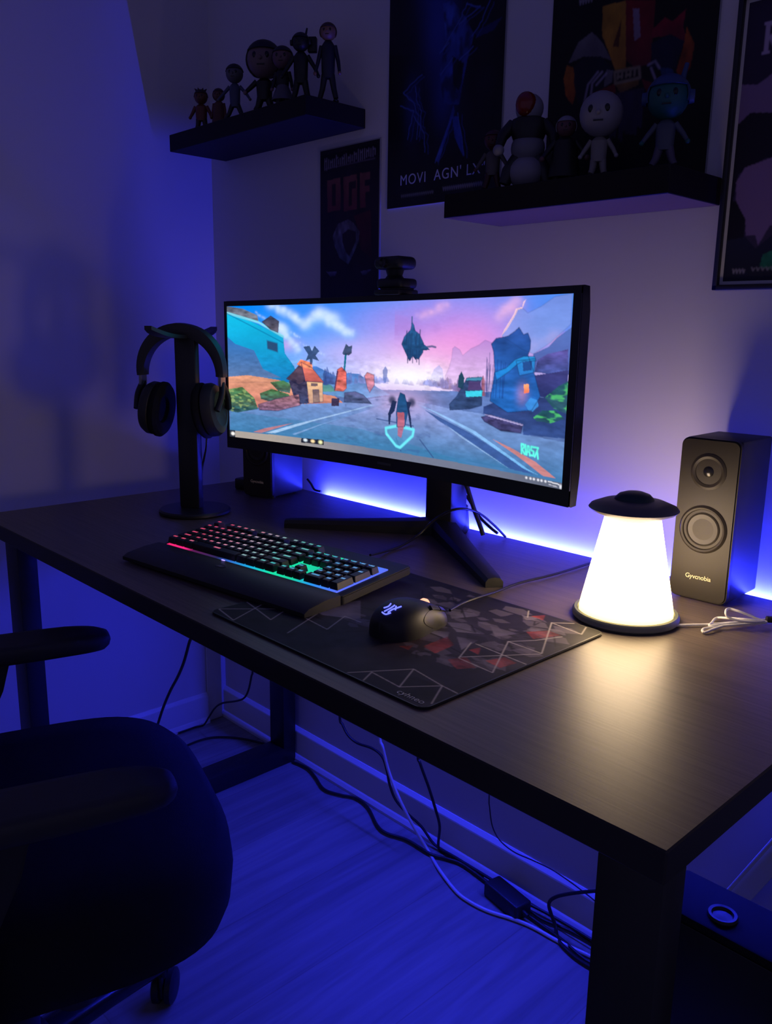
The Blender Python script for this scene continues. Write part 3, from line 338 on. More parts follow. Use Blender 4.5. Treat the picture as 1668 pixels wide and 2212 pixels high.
# clouds: strings of soft puffs
for pts, r0, n in (([(.15, .0), (.19, .035), (.23, .085), (.255, .13)], .020, 46), ([(.265, .14), (.30, .075), (.33, .075), (.36, .11)], .026, 46), ([(.35, .13), (.385, .155), (.42, .205)], .018, 34), ([(.165, .135), (.185, .16), (.20, .20)], .022, 26), ([(.20, .21), (.225, .265), (.245, .315)], .016, 26), ([(.225, .20), (.25, .225)], .008, 8), ([(.10, .05), (.13, .10)], .007, 8), ([(.255, .27), (.33, .345)], .008, 14), ([(.62, .10), (.70, .03)], .02, 20), ([(.87, .30), (.97, .20)], .022, 26), ([(.83, .10), (.88, .02)], .022, 22)):
    q = np.array(pts); tt = np.linspace(0, len(q) - 1, n)
    for t_ in tt:
        i = min(int(t_), len(q) - 2); c_ = q[i] + (q[i + 1] - q[i]) * (t_ - i); r_ = r0 * (.5 + .8 * rng.random())
        c_ = c_ + (rng.random(2) - .5) * np.array([r0 * .9, r0 * 1.6])
        warm = pts[0][0] > .5
        P.blob((c_[0] + r_ * .3, c_[1] + r_ * .8), (r_ * .7, r_ * 1.5), (190, 150, 215) if warm else (120, 185, 245), .10)
        P.blob((c_[0], c_[1]), (r_ * .5, r_ * 1.15), (240, 185, 225) if warm else (225, 238, 252), .16 if warm else .19)
# sunlit haze and far peaks
P.blob((.60, .46), (.12, .10), (245, 242, 255), .9)
P.poly(S['peak'], (120, 140, 215), .75, (130, 160, 230), .15); P.poly(S['peakedge'], (250, 205, 215), .8)
P.poly(S['mount1'], (175, 130, 205), .85, (225, 190, 235)); P.poly(S['mount0'], (165, 165, 225), .7, (220, 215, 245))
P.poly(S['rhill'], (85, 115, 190), .95, (70, 90, 160), .2)
for k in range(46):
    x = .40 + .42 * rng.random(); h = .03 + .07 * rng.random() * abs(x - .6) * 4; y = .50 + .02 * rng.random()
    P.poly([(x - .008, y), (x - .002, y - h), (x + .003, y - h * .8), (x + .008, y)], (110, 120, 200) if x < .6 else (140, 110, 185), .5)
P.blob((.595, .475), (.07, .04), (250, 248, 255), .7)
# ground
P.poly([(0, .56), (.5, .56), (1, .5), (1, 1), (0, 1)], (95, 120, 180), 1, (80, 110, 165), .2, 20)
# left cliff
P.poly(S['hill2'], (55, 110, 190), .95, (110, 160, 215), .35, 20); P.poly(S['hillgreen'], (35, 110, 150), .8, (90, 150, 110), .3, 16)
P.poly(S['cliff'], (15, 185, 225), 1, (25, 120, 190), .12, 10); P.poly(S['cshade'], (45, 105, 185), .9, (95, 120, 165), .2, 14)
P.poly(S['letters'], (95, 100, 115), 1, (120, 125, 140), .7, 60); P.line([S['letters'][4], S['letters'][3], S['cliff'][2]], (130, 215, 235), .008, 1, 2.85)
P.line([S['cliff'][0], [S['cliff'][2][0], S['cliff'][2][1] + .045]], (10, 120, 170), .004, .8, 2.85)
P.poly(S['cabin'], (60, 65, 90), 1, (95, 90, 105), .6, 50); P.poly(S['cwin'], (40, 75, 115)); P.line(S['cwin'] + S['cwin'][:1], (20, 130, 180), .004, .8, 2.85)
P.poly(S['sand'], (215, 150, 120), 1, (190, 115, 105), .35, 26)
P.poly(S['road'], (125, 150, 210), 1, (55, 115, 165), .16, 26)
P.poly(S['lane'], (150, 160, 220), .9, (60, 118, 168), .2, 24)
P.blend(np.exp(-((u - .57) / .09) ** 2 - ((v - .62) / .09) ** 2) * np.clip(n2 * 1.6, 0, 1), (205, 170, 215), .7)
P.poly([(.005, .80), (.25, .82), (.45, .83), (.9, 1.), (.9, 1.), (.0, 1.0)], (55, 125, 170), .45)
P.poly(S['kerbLr'], (185, 120, 125), .9); P.poly(S['kerbL'], (150, 180, 225), 1, (160, 195, 230)); P.poly(S['kerbL2'], (130, 165, 215), .8)
P.poly(S['kerbRd'], (55, 85, 150), .9); P.poly(S['kerbR'], (150, 185, 235), 1, (110, 180, 235)); P.poly(S['kerbRr'], (200, 130, 130), .95); P.poly(S['kerbR2'], (150, 185, 230), .7)
for a, b in (((.56, .86), (.575, .94)), ((.63, .85), (.67, .95)), ((.50, .75), (.61, .77))): P.line([a, b], (50, 75, 130), .004, .8, 2.85)
P.blend(np.clip((P.noise(40, 3) - .58) * 5, 0, 1) * (v > .62) * (u > .4) * (u < .66), (60, 80, 140), .4)
# town clusters fading into the haze on both sides of the street
for k in range(120):
    sd = rng.random() < .5; d_ = rng.random() ** 1.3; x = (.53 - .20 * d_) if sd else (.64 + .16 * d_); y = .50 + .045 * d_ + .01 * rng.random(); h = (.02 + .075 * rng.random()) * (.35 + d_); w_ = .003 + .007 * rng.random()
    c_ = np.array((160, 165, 225)) * (1 - d_) + np.array((50, 75, 140) if sd else ((95, 60, 110) if k % 3 else (150, 85, 95))) * d_
    P.poly([(x - w_, y), (x - w_ * .8, y - h * .7), (x - w_ * .2, y - h), (x + w_ * .5, y - h * .75), (x + w_, y)], tuple(c_), .75, None, .6, 50)
# left village
for nm in ('bush1', 'bush2', 'bush3'): P.poly(S[nm], (60, 120, 70), .95, (45, 85, 90), .9, 60)
P.blend(P.mask(S['bush1']) * np.clip((P.noise(70, 2) - .55) * 6, 0, 1), (150, 175, 110), .7)
P.poly(S['hwalld'], (70, 60, 85), 1, (60, 70, 110), .5, 50); P.poly(S['roofd'], (95, 70, 85), 1, (70, 60, 85), .5, 40)
P.poly(S['roof'], (225, 120, 100), 1, (190, 95, 90), .3, 30); P.poly(S['hbrick'], (230, 120, 90), 1, (240, 150, 110), .9, 60)
P.poly(S['hwall'], (225, 180, 135), 1, (205, 160, 140), .2, 30); P.poly(S['hdoor'], (120, 100, 110), 1, (160, 130, 120), .4, 50); P.poly(S['hwin'], (110, 90, 95))
P.poly(S['palm1'], (30, 60, 100), .9, None, .6, 60); P.poly(S['trunk2'], (25, 110, 140)); P.poly(S['palm2'], (45, 65, 95), .95, None, .6, 70)
P.poly(S['brick1'], (200, 90, 85), 1, (210, 110, 100), .9, 50); P.poly(S['brick1s'], (90, 55, 90), .9); P.poly(S['brick2'], (215, 125, 125), .9, (180, 120, 150), .8, 60)
P.poly(S['tower'], (100, 120, 190), .8); P.poly(S['wall1'], (160, 110, 120), 1, (120, 90, 120), .9, 70); P.poly(S['rock1'], (60, 50, 80), 1, None, .6, 60); P.poly(S['rock2'], (90, 85, 130), .9, (60, 75, 110), .9, 60)
# airship and rider
for nm in ('ship', 'ship2'): P.poly(S[nm], (40, 95, 150), 1, (25, 60, 105), .5, 50)
P.poly(S['shield'], (80, 160, 205), .45); P.line(S['shield'] + S['shield'][:1], (110, 230, 245), .009, 1, 2.85)
P.poly(S['armL'], (30, 45, 85)); P.poly(S['armR'], (30, 45, 85)); P.poly(S['man'], (25, 75, 120), 1, (45, 85, 140), .4, 60)
P.blob(S['armL'][0], (.012, .03), (35, 45, 80), .9, 4); P.blob(S['armR'][1], (.012, .03), (35, 45, 80), .9, 4); P.poly(S['manred'], (190, 95, 110), .95, (170, 110, 140), .4, 40)
# right town
P.poly(S['rpurple'], (60, 60, 120), 1, (45, 55, 115), .3, 20); P.poly(S['rdark'], (45, 60, 115), 1, (50, 75, 135), .4, 30)
P.poly(S['tree_house'], (40, 75, 150), 1, (35, 105, 190), .5, 26)
for k in range(16):
    x = .80 + .055 * rng.random(); P.line([(x, .30 + .1 * rng.random()), (x + .012 * (rng.random() - .5), .55)], (25, 50, 120), .003, .5, 2.85)
P.poly(S['rcar'], (85, 75, 145), 1, (70, 85, 155), .8, 40); P.poly(S['rhouse'], (45, 140, 215), 1, (40, 115, 195)); P.poly(S['rhouse_w'], (35, 75, 140)); P.poly(S['ramp'], (40, 150, 225), 1, (30, 120, 205), .2)
P.poly(S['window'], (255, 170, 120), 1, (235, 110, 80)); P.blob((.895, .52), (.012, .05), (255, 150, 110), .25)
P.poly(S['hut'], (50, 70, 115), 1, (45, 65, 105), .6, 50); P.poly(S['rtree'], (35, 70, 95)); P.poly(S['hutin'], (75, 60, 110)); P.poly(S['hutroof'], (70, 140, 175)); P.poly(S['hutband'], (60, 200, 225))
for nm in ('rbush1', 'rbush2'):
    P.poly(S[nm], (30, 85, 90), .9, (40, 80, 95), .5, 40); P.blend(P.mask(S[nm]) * np.clip((P.noise(60, 2) - .52) * 7, 0, 1), (80, 190, 110), .8)
P.poly(S['rwall'], (70, 65, 115), 1, (60, 60, 105), .9, 60); P.poly(S['rwalltop'], (175, 165, 215)); P.poly(S['orb'], (60, 140, 220), .85)
# word mark in the corner of the picture: leaning angular capitals
(ax, ay), (bx, by), (cx, cy), (dx, dy) = S['logo_at']
def LP(s, t): return (ax + (bx - ax) * s + (dx - ax) * t, ay + (by - ay) * s + (dy - ay) * t)
for st in ([(0, 1), (0, .05), (.13, .05), (.15, .35), (.03, .52), (.17, 1)], [(.24, .05), (.24, 1)], [(.31, 1), (.37, .1), (.44, .1), (.49, 1)], [(.33, .65), (.48, .65)], [(.75, .08), (.58, .08), (.56, .42), (.72, .5), (.70, .92), (.52, .95)], [(.98, .05), (.78, 1.0)], [(.93, .40), (.97, 1.1)], [(.80, .05), (.98, .05)]):
    P.line([LP(*q) for q in st], (95, 245, 225), .0052, 1, 2.85)
# ink outlines
for nm in ('cliff', 'cabin', 'roof', 'roofd', 'hwall', 'hdoor', 'brick1', 'brick2', 'tree_house', 'rhouse', 'hut', 'rwall', 'ship', 'wall1', 'ramp', 'peak', 'rhill', 'mount1', 'rock2', 'man'):
    P.line(S[nm] + S[nm][:1], (25, 40, 85), .0028, .55 if nm not in ('peak', 'mount1', 'rhill', 'cliff') else .2, 2.85)
for k in range(9):
    x = .578 + .05 * rng.random(); P.line([(x, .24 + .05 * rng.random()), (x + .004 * (rng.random() - .5), .17 + .07 * rng.random())], (30, 65, 110), .004, .9, 2.85)
for k in range(6):
    x = .58 + .045 * rng.random(); P.line([(x, .30), (x + .004 * (rng.random() - .5), .36 + .03 * rng.random())], (30, 60, 105), .004, .8, 2.85)
P.line([(.63, .285), (.658, .275), (.668, .28)], (40, 80, 125), .006, .9, 2.85); P.line([(.60, .17), (.60, .10)], (50, 85, 135), .005, .9, 2.85)
for q in (S['hwalld'], S['roofd']): P.blend(P.mask(q) * np.clip((P.noise(60, 2) - .55) * 6, 0, 1), (30, 30, 60), .6)
# task bar
m = P.mask([(-.1, .950), (.254, .9455), (.70, .955), (1.1, .966), (1.1, 1.1), (-.1, 1.1)]); c = g((168, 158, 150), (112, 118, 140), (u - .15) / .35); P.a = np.where(m[..., None], c * (1 - .35 * np.clip((u - .8) / .2, 0, 1))[..., None], P.a)
P.poly([(0, .945), (.02, .944), (.02, 1.1), (0, 1.1)], (45, 50, 65)); P.poly(S['task_b'], (30, 34, 52))
P.blob((.012, .972), (.007, .014), (255, 250, 245), 1, 4); P.blob((.268, .957), (.007, .011), (225, 240, 255), 1, 4); P.blob((.293, .958), (.007, .012), (255, 225, 170), 1, 4); P.blob((.319, .958), (.007, .014), (240, 240, 180), 1, 4)
for x in (.915, .925, .933, .943, .951, .960): P.blob((x, .972), (.0028, .007), (240, 240, 250), .9, 4)
P.poly([(.966, .966), (.992, .972), (.992, .978), (.966, .972)], (230, 230, 240), .9); P.poly([(.968, .982), (.988, .987), (.988, .992), (.968, .987)], (200, 200, 215), .8)
P.blob((.995, .985), (.003, .012), (235, 235, 245), .9, 4)
P.a *= (1 + .10 * (P.noise(110, 3) - .5))[..., None]; low = np.clip((v - .3) / .1, 0, 1) * (v < .93); P.a *= (1 + .5 * low * (P.noise(60, 4) - .5) * (np.abs(u - .59) > .05))[..., None]; P.a = np.clip(P.a, 0, 1)
me = P.mesh(lambda U, V: (SX0 + (SX1 - SX0) * U, ys(SX0 + (SX1 - SX0) * U) - .0006, SZ1 + (SZ0 - SZ1) * V + roll(SX0 + (SX1 - SX0) * U)))
obj('screen', me, art_mat('lit_display', emit=1.12, rough=.3), mon, world=True)
# stand: column, two splayed feet
bm = bmesh.new(); box(bm, (.901, -.128, ZT + .004), (.967, -.082, .985), .006); obj('column', bm, BLK, mon, world=True)
bm = bmesh.new(); lathe(bm, [(0, 0), (.03, 0), (.034, .006), (.030, .05), (0, .052)], 28, T((.934, -.088, ZT))); obj('hub', bm, BLK, mon, world=True)
bm = bmesh.new(); box(bm, (.885, -.21, .985), (.983, -.082, 1.065), .01); obj('neck', bm, BLK, mon, world=True)
for tip in ((.705, -.303), (1.214, -.303)):
    bm = bmesh.new(); r = Vector((.934, -.112, 0)); d = Vector((tip[0], tip[1], 0)) - r; ln = d.length; ang = math.atan2(d.y, d.x)
    t = bmesh.new(); secs = []
    for s, w, h in ((0, .026, .032), (.25, .0225, .026), (.6, .018, .021), (.97, .0145, .017), (1, .0135, .0155)):
        secs.append([t.verts.new((ln * s, w * q, h * z)) for q, z in ((-1, 0), (-1, .55), (-.72, .88), (0, 1), (.72, .88), (1, .55), (1, 0))])
    for a, b in zip(secs, secs[1:]):
        for k in range(7): t.faces.new((a[k], a[(k + 1) % 7], b[(k + 1) % 7], b[k]))
    t.faces.new(secs[0]); t.faces.new(secs[-1]); bmesh.ops.recalc_face_normals(t, faces=t.faces)
    add(bm, t, T((r.x, r.y, ZT)) @ Matrix.Rotation(ang, 4, 'Z')); obj('foot', bm, BLK, mon, world=True, ang=30)
for nm in ('monitor_cable', 'monitor_cable2'):
    bm = bmesh.new(); tube(bm, [(p[0], p[1], max(p[2], ZT + .004)) for p in D[nm]], .0042 if nm[-1] != '2' else .0028, 8, sub=6); obj('cable', bm, CAB, mon, world=True)

# webcam on top of the monitor
WX = .934; zt = ZP + .001 + roll(WX); y0 = ys(WX)
wc = thing('webcam', 'black webcam clipped on the top edge of the monitor', 'webcam', (WX, y0 + .008, zt))
bm = bmesh.new(); box(bm, (WX - .030, y0 - .010, zt + .0005), (WX + .030, y0 + .036, zt + .0095), .003); box(bm, (WX - .027, y0 - .008, zt + .011), (WX + .031, y0 + .034, zt + .027), .006, seg=3); box(bm, (WX - .02, y0 - .004, zt + .008), (WX + .026, y0 + .03, zt + .014), .002); obj('clip', bm, BLK, wc, world=True)
bm = bmesh.new(); lathe(bm, [(0, 0), (.017, 0), (.0125, .006), (.016, .017), (0, .017)], 24, T((WX - .002, y0 + .012, zt + .026))); obj('hinge', bm, BLK, wc, world=True)
bm = bmesh.new(); box(bm, (WX - .031, y0 - .012, zt + .041), (WX + .030, y0 + .034, zt + .0615), .009, seg=4); obj('camera_head', bm, BLK, wc, world=True)
bm = bmesh.new(); lathe(bm, [(0, 0), (.005, 0), (.0075, -.002), (.0085, .003), (0, .003)], 24, T((WX - .003, y0 - .0135, zt + .051)) @ RX(-90)); obj('lens', bm, BLKG, wc, world=True)
# ------------------------------------------------------------------ speakers
def speaker(label, loc, rz):
    r = thing('speaker', label, 'speaker', loc, rz, 'desktop speakers')
    w, d, h = .083, .112, .231
    bm = bmesh.new(); box(bm, (.0015, .010, .004), (w - .0015, d, h - .001), .003, M=None); obj('cabinet', bm, SPKB, r)
    bm = bmesh.new(); prism(bm, rrect(0, .003, w, h, .011), -.012, 0, RX(90) @ T((0, 0, 0)), bev=.002)
    bmesh.ops.transform(bm, matrix=Matrix.Identity(4), verts=bm.verts)
    pl = obj('front_panel', bm, SPKF, r)
    pl.matrix_basis = T((0, 0, 0))
    F = RX(90)   # local z of a lathe -> -y (towards the room)
    bm = bmesh.new(); lathe(bm, [(.0245, -.004), (.0250, .0006), (.0215, .0022), (.0180, .0008), (.0150, -.006), (.0130, -.010), (0, -.010)], 44, T((w * .5, 0, .186)) @ F); obj('tweeter_horn', bm, SPKF, r)
    bm = bmesh.new(); lathe(bm, [(.0125, -.0085), (.0105, -.003), (.006, .0015), (0, .003)], 36, T((w * .5, 0, .186)) @ F); obj('tweeter_dome', bm, BLKG, r)
    bm = bmesh.new(); lathe(bm, [(.0335, -.004), (.0338, .0008), (.031, .0032), (.0285, .0022), (.0255, -.004), (.024, -.006), (0, -.006)], 52, T((w * .5, 0, .105)) @ F); obj('woofer_surround', bm, SPKF, r)
    bm = bmesh.new(); lathe(bm, [(.0243, -.0055), (.0235, .0012), (.0215, .0022), (.0212, .0010), (.012, -.0005), (0, -.001)], 52, T((w * .5, 0, .105)) @ F); obj('woofer_cone', bm, CONE, r)
    me = text_mesh('Gyvcnobia', .0092, .0003, space=.95); me.transform(T((w * .5, -.0006, .036)) @ RX(90)); lg = obj('lettering', me, GOLD, r, smooth=False); lg['label'] = 'pale gold lettering'
    for x in (.014, w - .014):
        for y in (.02, d - .015):
            bm = bmesh.new(); lathe(bm, [(0, 0), (.006, 0), (.006, .005), (0, .005)], 16, T((x, y, 0))); obj('foot', bm, BLK, r)
    return r
speaker('black two-way desktop speaker beside the glowing saucer lamp', (1.402, -.138, ZT), 2.)
sl = speaker('black desktop speaker half hidden behind the left end of the monitor', (.404, -.196, ZT), 14.)
bm = bmesh.new(); tube(bm, [(p[0], p[1], max(p[2], ZT + .003)) for p in D['spk_cable']], .0025, 8, sub=6); obj('cable', bm, CAB, sl, world=True)
pb = thing('plug_box', 'small black plug box beside the far left speaker', 'plug', (.340, -.150, ZT), 14)
bm = bmesh.new(); box(bm, (-.018, -.014, 0), (.022, .014, .026), .004); obj('body', bm, BLK, pb)
bm = bmesh.new(); tube(bm, [(.0, .013, .012), (.0, .03, .006), (.02, .05, .003)], .002, 8, sub=5); obj('cord', bm, CAB, pb)

# ------------------------------------------------------------------ saucer lamp
LX, LY = 1.412, -.272
GLOW = bpy.data.materials.new('lit_frosted_shade'); GLOW.use_nodes = True
nt = GLOW.node_tree; b = nt.nodes['Principled BSDF']; b.inputs['Base Color'].default_value = (.9, .88, .8, 1); b.inputs['Roughness'].default_value = .4
tc = nt.nodes.new('ShaderNodeTexCoord'); sx = nt.nodes.new('ShaderNodeSeparateXYZ'); cr = nt.nodes.new('ShaderNodeValToRGB'); mr = nt.nodes.new('ShaderNodeMapRange')
mr.inputs['From Min'].default_value = .008; mr.inputs['From Max'].default_value = .138
nt.links.new(tc.outputs['Object'], sx.inputs[0]); nt.links.new(sx.outputs['Z'], mr.inputs['Value']); nt.links.new(mr.outputs[0], cr.inputs[0]); nt.links.new(cr.outputs[0], b.inputs['Emission Color'])
e = cr.color_ramp.elements; e[0].position = 0; e[0].color = (.16, .105, .032, 1); e[1].position = 1; e[1].color = (.9, .66, .40, 1)
for p_, c_ in ((.07, (.22, .16, .06)), (.17, (.9, .62, .33)), (.4, (1, .72, .44))): q = e.new(p_); q.color = (*c_, 1)
b.inputs['Emission Strength'].default_value = 16.5
GRN = mat('dark_green_plastic', (.010, .035, .034), .45); GREYG = mat('grey_green_plastic', (.19, .22, .19), .45); SAUC = mat('dark_grey_plastic', (.10, .095, .10), .5)
lamp = thing('table_lamp', 'glowing saucer-shaped lamp with a white cone of light on the desk', 'lamp', (LX, LY, ZT))
bm = bmesh.new(); lathe(bm, [(0, 0), (.066, 0), (.0690, .003), (.0690, .008), (.0665, .011), (.0625, .0112), (.062, .007), (0, .007)], 64); obj('base', bm, GREYG, lamp)
bm = bmesh.new(); lathe(bm, [(0, .0075), (.0608, .0075), (.0608, .013), (.0352, .138), (0, .138)], 64); obj('lamp_shade', bm, GLOW, lamp)
bm = bmesh.new(); lathe(bm, [(0, .1355), (.034, .1355), (.040, .1395), (.0535, .1450), (.0570, .1485), (.0545, .1520), (.040, .1580), (.024, .1605), (0, .1610)], 64); obj('saucer', bm, SAUC, lamp)
bm = bmesh.new(); lathe(bm, [(.0255, .1600), (.0245, .1622), (.0195, .1672), (.011, .1702), (0, .1712)], 48); obj('dome', bm, GRN, lamp)
bm = bmesh.new(); tube(bm, D['lamp_cable'], .0018, 8, sub=5); tube(bm, D['lamp_coil'], .0016, 8, sub=7); obj('cable', bm, CABW, lamp, world=True)['label'] = 'thin white coiled cable'
bm = bmesh.new(); box(bm, (-.006, -.004, -.003), (.006, .004, .005), .002, T((1.556, -.158, .748)) @ RZ(40)); obj('cable_tie', bm, CAB, lamp, world=True)

# ------------------------------------------------------------------ headphone stand and headphones
hs = thing('headphone_stand', 'black headphone stand with round base left of the monitor', 'stand', (.489, -.370, ZT), 30)
bm = bmesh.new(); lathe(bm, [(0, 0), (.068, 0), (.071, .003), (.071, .007), (.068, .010), (0, .011)], 56); obj('base', bm, BLK, hs)
bm = bmesh.new(); box(bm, (-.029, -.010, .010), (.016, .010, .352), .004); obj('pole', bm, BLK, hs)
bm = bmesh.new()
t = bmesh.new(); secs = []
for k in range(17):
    s = k / 8 - 1; y = s * .125; z = .346 + .016 * abs(s) ** 3 ; hw = .016 * (1 - .55 * s ** 6); secs.append([t.verts.new(q) for q in ((-hw, y, z), (hw, y, z), (hw, y, z + .007), (-hw, y, z + .007))])
for a, b_ in zip(secs, secs[1:]):
    for k in range(4): t.faces.new((a[k], a[(k + 1) % 4], b_[(k + 1) % 4], b_[k]))
t.faces.new(secs[0]); t.faces.new(secs[-1]); bmesh.ops.recalc_face_normals(t, faces=t.faces); add(bm, t, T((-.012, 0, 0)) @ RZ(0)); obj('hook_bar', bm, BLK, hs)
hp = thing('headphones', 'black over-ear headphones hanging on the headphone stand', 'headphones', (.489, -.370, ZT + .3545), 35)
HX = -.018
bm = bmesh.new(); pts = []; rad = []
t = bmesh.new(); secs = []
for k in range(33):
    a = math.radians(-4 + 188 * k / 32); x = .083 * math.cos(a); z = -.075 + .083 * math.sin(a); th = .0075 + .0045 * math.sin(max(0, a)) ; w = .014 + .004 * math.sin(a)
    n = Vector((math.cos(a), 0, math.sin(a))); c = Vector((x + HX, 0, z))
    secs.append([t.verts.new(c + n * th * q + Vector((0, w * r_, 0))) for q, r_ in ((1, -.8), (1.1, 0), (1, .8), (0, 1), (-1, .8), (-1.1, 0), (-1, -.8), (0, -1))])
for a, b_ in zip(secs, secs[1:]):
    for k in range(8): t.faces.new((a[k], a[(k + 1) % 8], b_[(k + 1) % 8], b_[k]))
t.faces.new(secs[0]); t.faces.new(secs[-1]); bmesh.ops.recalc_face_normals(t, faces=t.faces); add(bm, t); obj('headband', bm, PAD, hp)
for sgn in (-1, 1):
    bm = bmesh.new(); box(bm, (-.003, -.012, -.100), (.003, .012, -.070), .0015, T((HX + sgn * .0835, 0, 0))); obj('slider', bm, mat('slider_metal', (.25, .25, .28), .3, .8), hp)['label'] = 'grey metal slider'
    bm = bmesh.new(); tube(bm, [(HX + sgn * .0835, 0, -.094), (HX + sgn * .088, -.014, -.116), (HX + sgn * .084, -.030, -.144)], .006, 10, sub=5); tube(bm, [(HX + sgn * .0835, 0, -.094), (HX + sgn * .088, .014, -.116), (HX + sgn * .084, .030, -.144)], .006, 10, sub=5); obj('yoke', bm, BLK, hp)
    Mx = T((HX + sgn * .057, 0, -.146)) @ RY(-8 * sgn) @ RY(90 * sgn)
    cup_bm = bmesh.new(); lathe(cup_bm, [(0, -.004), (.047, -.004), (.0525, .0), (.0525, .010), (.047, .019), (.034, .023), (.032, .0215), (0, .022)], 44, Mx, sy=.88); cup = obj('ear_cup', cup_bm, PAD, hp)
    bm = bmesh.new(); lathe(bm, [(.025, -.004), (.051, -.004), (.055, -.009), (.055, -.015), (.049, -.021), (.036, -.021), (.027, -.016), (.025, -.010)], 44, Mx, sy=.88); cu = obj('ear_cushion', bm, FAB, cup)
bm = bmesh.new(); tube(bm, [(x, y, z) for x, y, z in D['hp_cable']], .0022, 8, sub=6); obj('cable', bm, CAB, hp, world=True)

# ------------------------------------------------------------------ keyboard
kb = thing('keyboard', 'black mechanical keyboard with rainbow backlight and wrist rest', 'keyboard', (.7364, -.5695, ZT + .0034), 6.5)
TILT = RX(4.5)
U = .0182; UX = .0172
bm = bmesh.new(); prism(bm, rrect(-.010, -.008, .402, .145, .006), 0.0, .0125, TILT, bev=.0015); obj('case', bm, CASE, kb)
# light plate under the keys: colour runs left to right
UG = bpy.data.materials.new('rgb_backlight'); UG.use_nodes = True; nt = UG.node_tree; b = nt.nodes['Principled BSDF']; b.inputs['Base Color'].default_value = (.02, .02, .02, 1)
tc = nt.nodes.new('ShaderNodeTexCoord'); sp = nt.nodes.new('ShaderNodeSeparateXYZ'); mr = nt.nodes.new('ShaderNodeMapRange'); mr.inputs['From Min'].default_value = 0; mr.inputs['From Max'].default_value = .39
cr = nt.nodes.new('ShaderNodeValToRGB'); nt.links.new(tc.outputs['Object'], sp.inputs[0]); nt.links.new(sp.outputs['X'], mr.inputs['Value']); nt.links.new(mr.outputs[0], cr.inputs[0]); nt.links.new(cr.outputs[0], b.inputs['Emission Color']); b.inputs['Emission Strength'].default_value = 1.05
RAMP = [(0, (1, .02, .16)), (.12, (.9, .02, .22)), (.17, (.10, .01, .08)), (.33, (.02, .02, .10)), (.40, (.03, .12, .55)), (.52, (.01, .38, .75)), (.64, (.01, .75, .38)), (.76, (.01, .62, .35)), (.86, (.02, .28, .85)), (1., (.10, .14, 1.))]
cr.color_ramp.elements[0].position = 0; cr.color_ramp.elements[0].color = (*RAMP[0][1], 1); cr.color_ramp.elements[1].position = 1; cr.color_ramp.elements[1].color = (*RAMP[-1][1], 1)
for p_, c_ in RAMP[1:-1]: q = cr.color_ramp.elements.new(p_); q.color = (*c_, 1)
bm = bmesh.new(); prism(bm, rrect(.001, -.0022, .3855, .111, .0015), .0122, .0138, TILT); o = obj('backlight_plate', bm, UG, kb); o['label'] = 'rainbow coloured glowing light plate'
def ramp(t, R):
    for (p0, c0), (p1, c1) in zip(R, R[1:]):
        if t <= p1: k = (t - p0) / (p1 - p0); return tuple(a + (b_ - a) * k for a, b_ in zip(c0, c1))
    return R[-1][1]
LR = [(0, (1, .05, .16)), (.2, (1, .25, .42)), (.35, (.75, .55, .7)), (.5, (.25, .75, .7)), (.65, (.08, .75, .75)), (.8, (.1, .5, .9)), (1, (.2, .45, 1))]
LEG = [mat('legend_glow', (.02, .02, .02), .5, emit=ramp((k + .5) / 10, LR), es=.6) for k in range(10)]
def key(x, y, w, h, row):
    bm = bmesh.new(); t = bmesh.new(); g_ = .0009; b0 = (x + g_, y + g_, x + w - g_, y + h - g_); tp = .0019
    lo = [t.verts.new((X_, Y_, .0152)) for X_, Y_ in ((b0[0], b0[1]), (b0[2], b0[1]), (b0[2], b0[3]), (b0[0], b0[3]))]
    zt_ = .0245 + .0006 * abs(row - 2)
    hi = [t.verts.new((X_, Y_, zt_)) for X_, Y_ in ((b0[0] + tp, b0[1] + tp), (b0[2] - tp, b0[1] + tp), (b0[2] - tp, b0[3] - tp * .6), (b0[0] + tp, b0[3] - tp * .6))]
    t.faces.new(lo[::-1]); t.faces.new(hi)
    for k in range(4): t.faces.new((lo[k], lo[(k + 1) % 4], hi[(k + 1) % 4], hi[k]))
    bmesh.ops.bevel(t, geom=t.edges[:], offset=.0008, segments=1, affect='EDGES'); add(bm, t, TILT, 0)
    t = bmesh.new(); cx, cy = x + w * .5, y + h * .60; lw = min(w * .22, .0075)
    vs = [t.verts.new((cx + a * lw, cy + b_ * .0020, zt_ + .00012)) for a, b_ in ((-1, -1), (1, -1), (1, 1), (-1, 1))]; t.faces.new(vs); add(bm, t, TILT, 1)
    obj('key', bm, [KEYM, LEG[min(9, int(x / .388 * 10))]], kb, smooth=False)
rows = [[(0, 1.25), (1.25, 1.25), (2.5, 1.25), (3.75, 6.25), (10, 1.25), (11.25, 1.25), (12.5, 1.25), (13.75, 1.25)],
        [(0, 2.25)] + [(2.25 + k, 1) for k in range(10)] + [(12.25, 2.75)],
        [(0, 1.75)] + [(1.75 + k, 1) for k in range(11)] + [(12.75, 2.25)],
        [(0, 1.5)] + [(1.5 + k, 1) for k in range(12)] + [(13.5, 1.5)],
        [(k, 1) for k in range(13)] + [(13, 2)],
        [(0, 1)] + [(2 + k, 1) for k in range(4)] + [(6.5 + k, 1) for k in range(4)] + [(11 + k, 1) for k in range(4)]]
nav = {0: [15.25, 16.25, 17.25], 1: [16.25], 3: [15.25, 16.25, 17.25], 4: [15.25, 16.25, 17.25]}
yy = [0, U, 2 * U, 3 * U, 4 * U, 5 * U + .0036]
for r_, row in enumerate(rows):
    for x, w in row: key(x * UX, yy[r_], w * UX, U, r_)
    for x in nav.get(r_, []): key(x * UX, yy[r_], UX, U, r_)
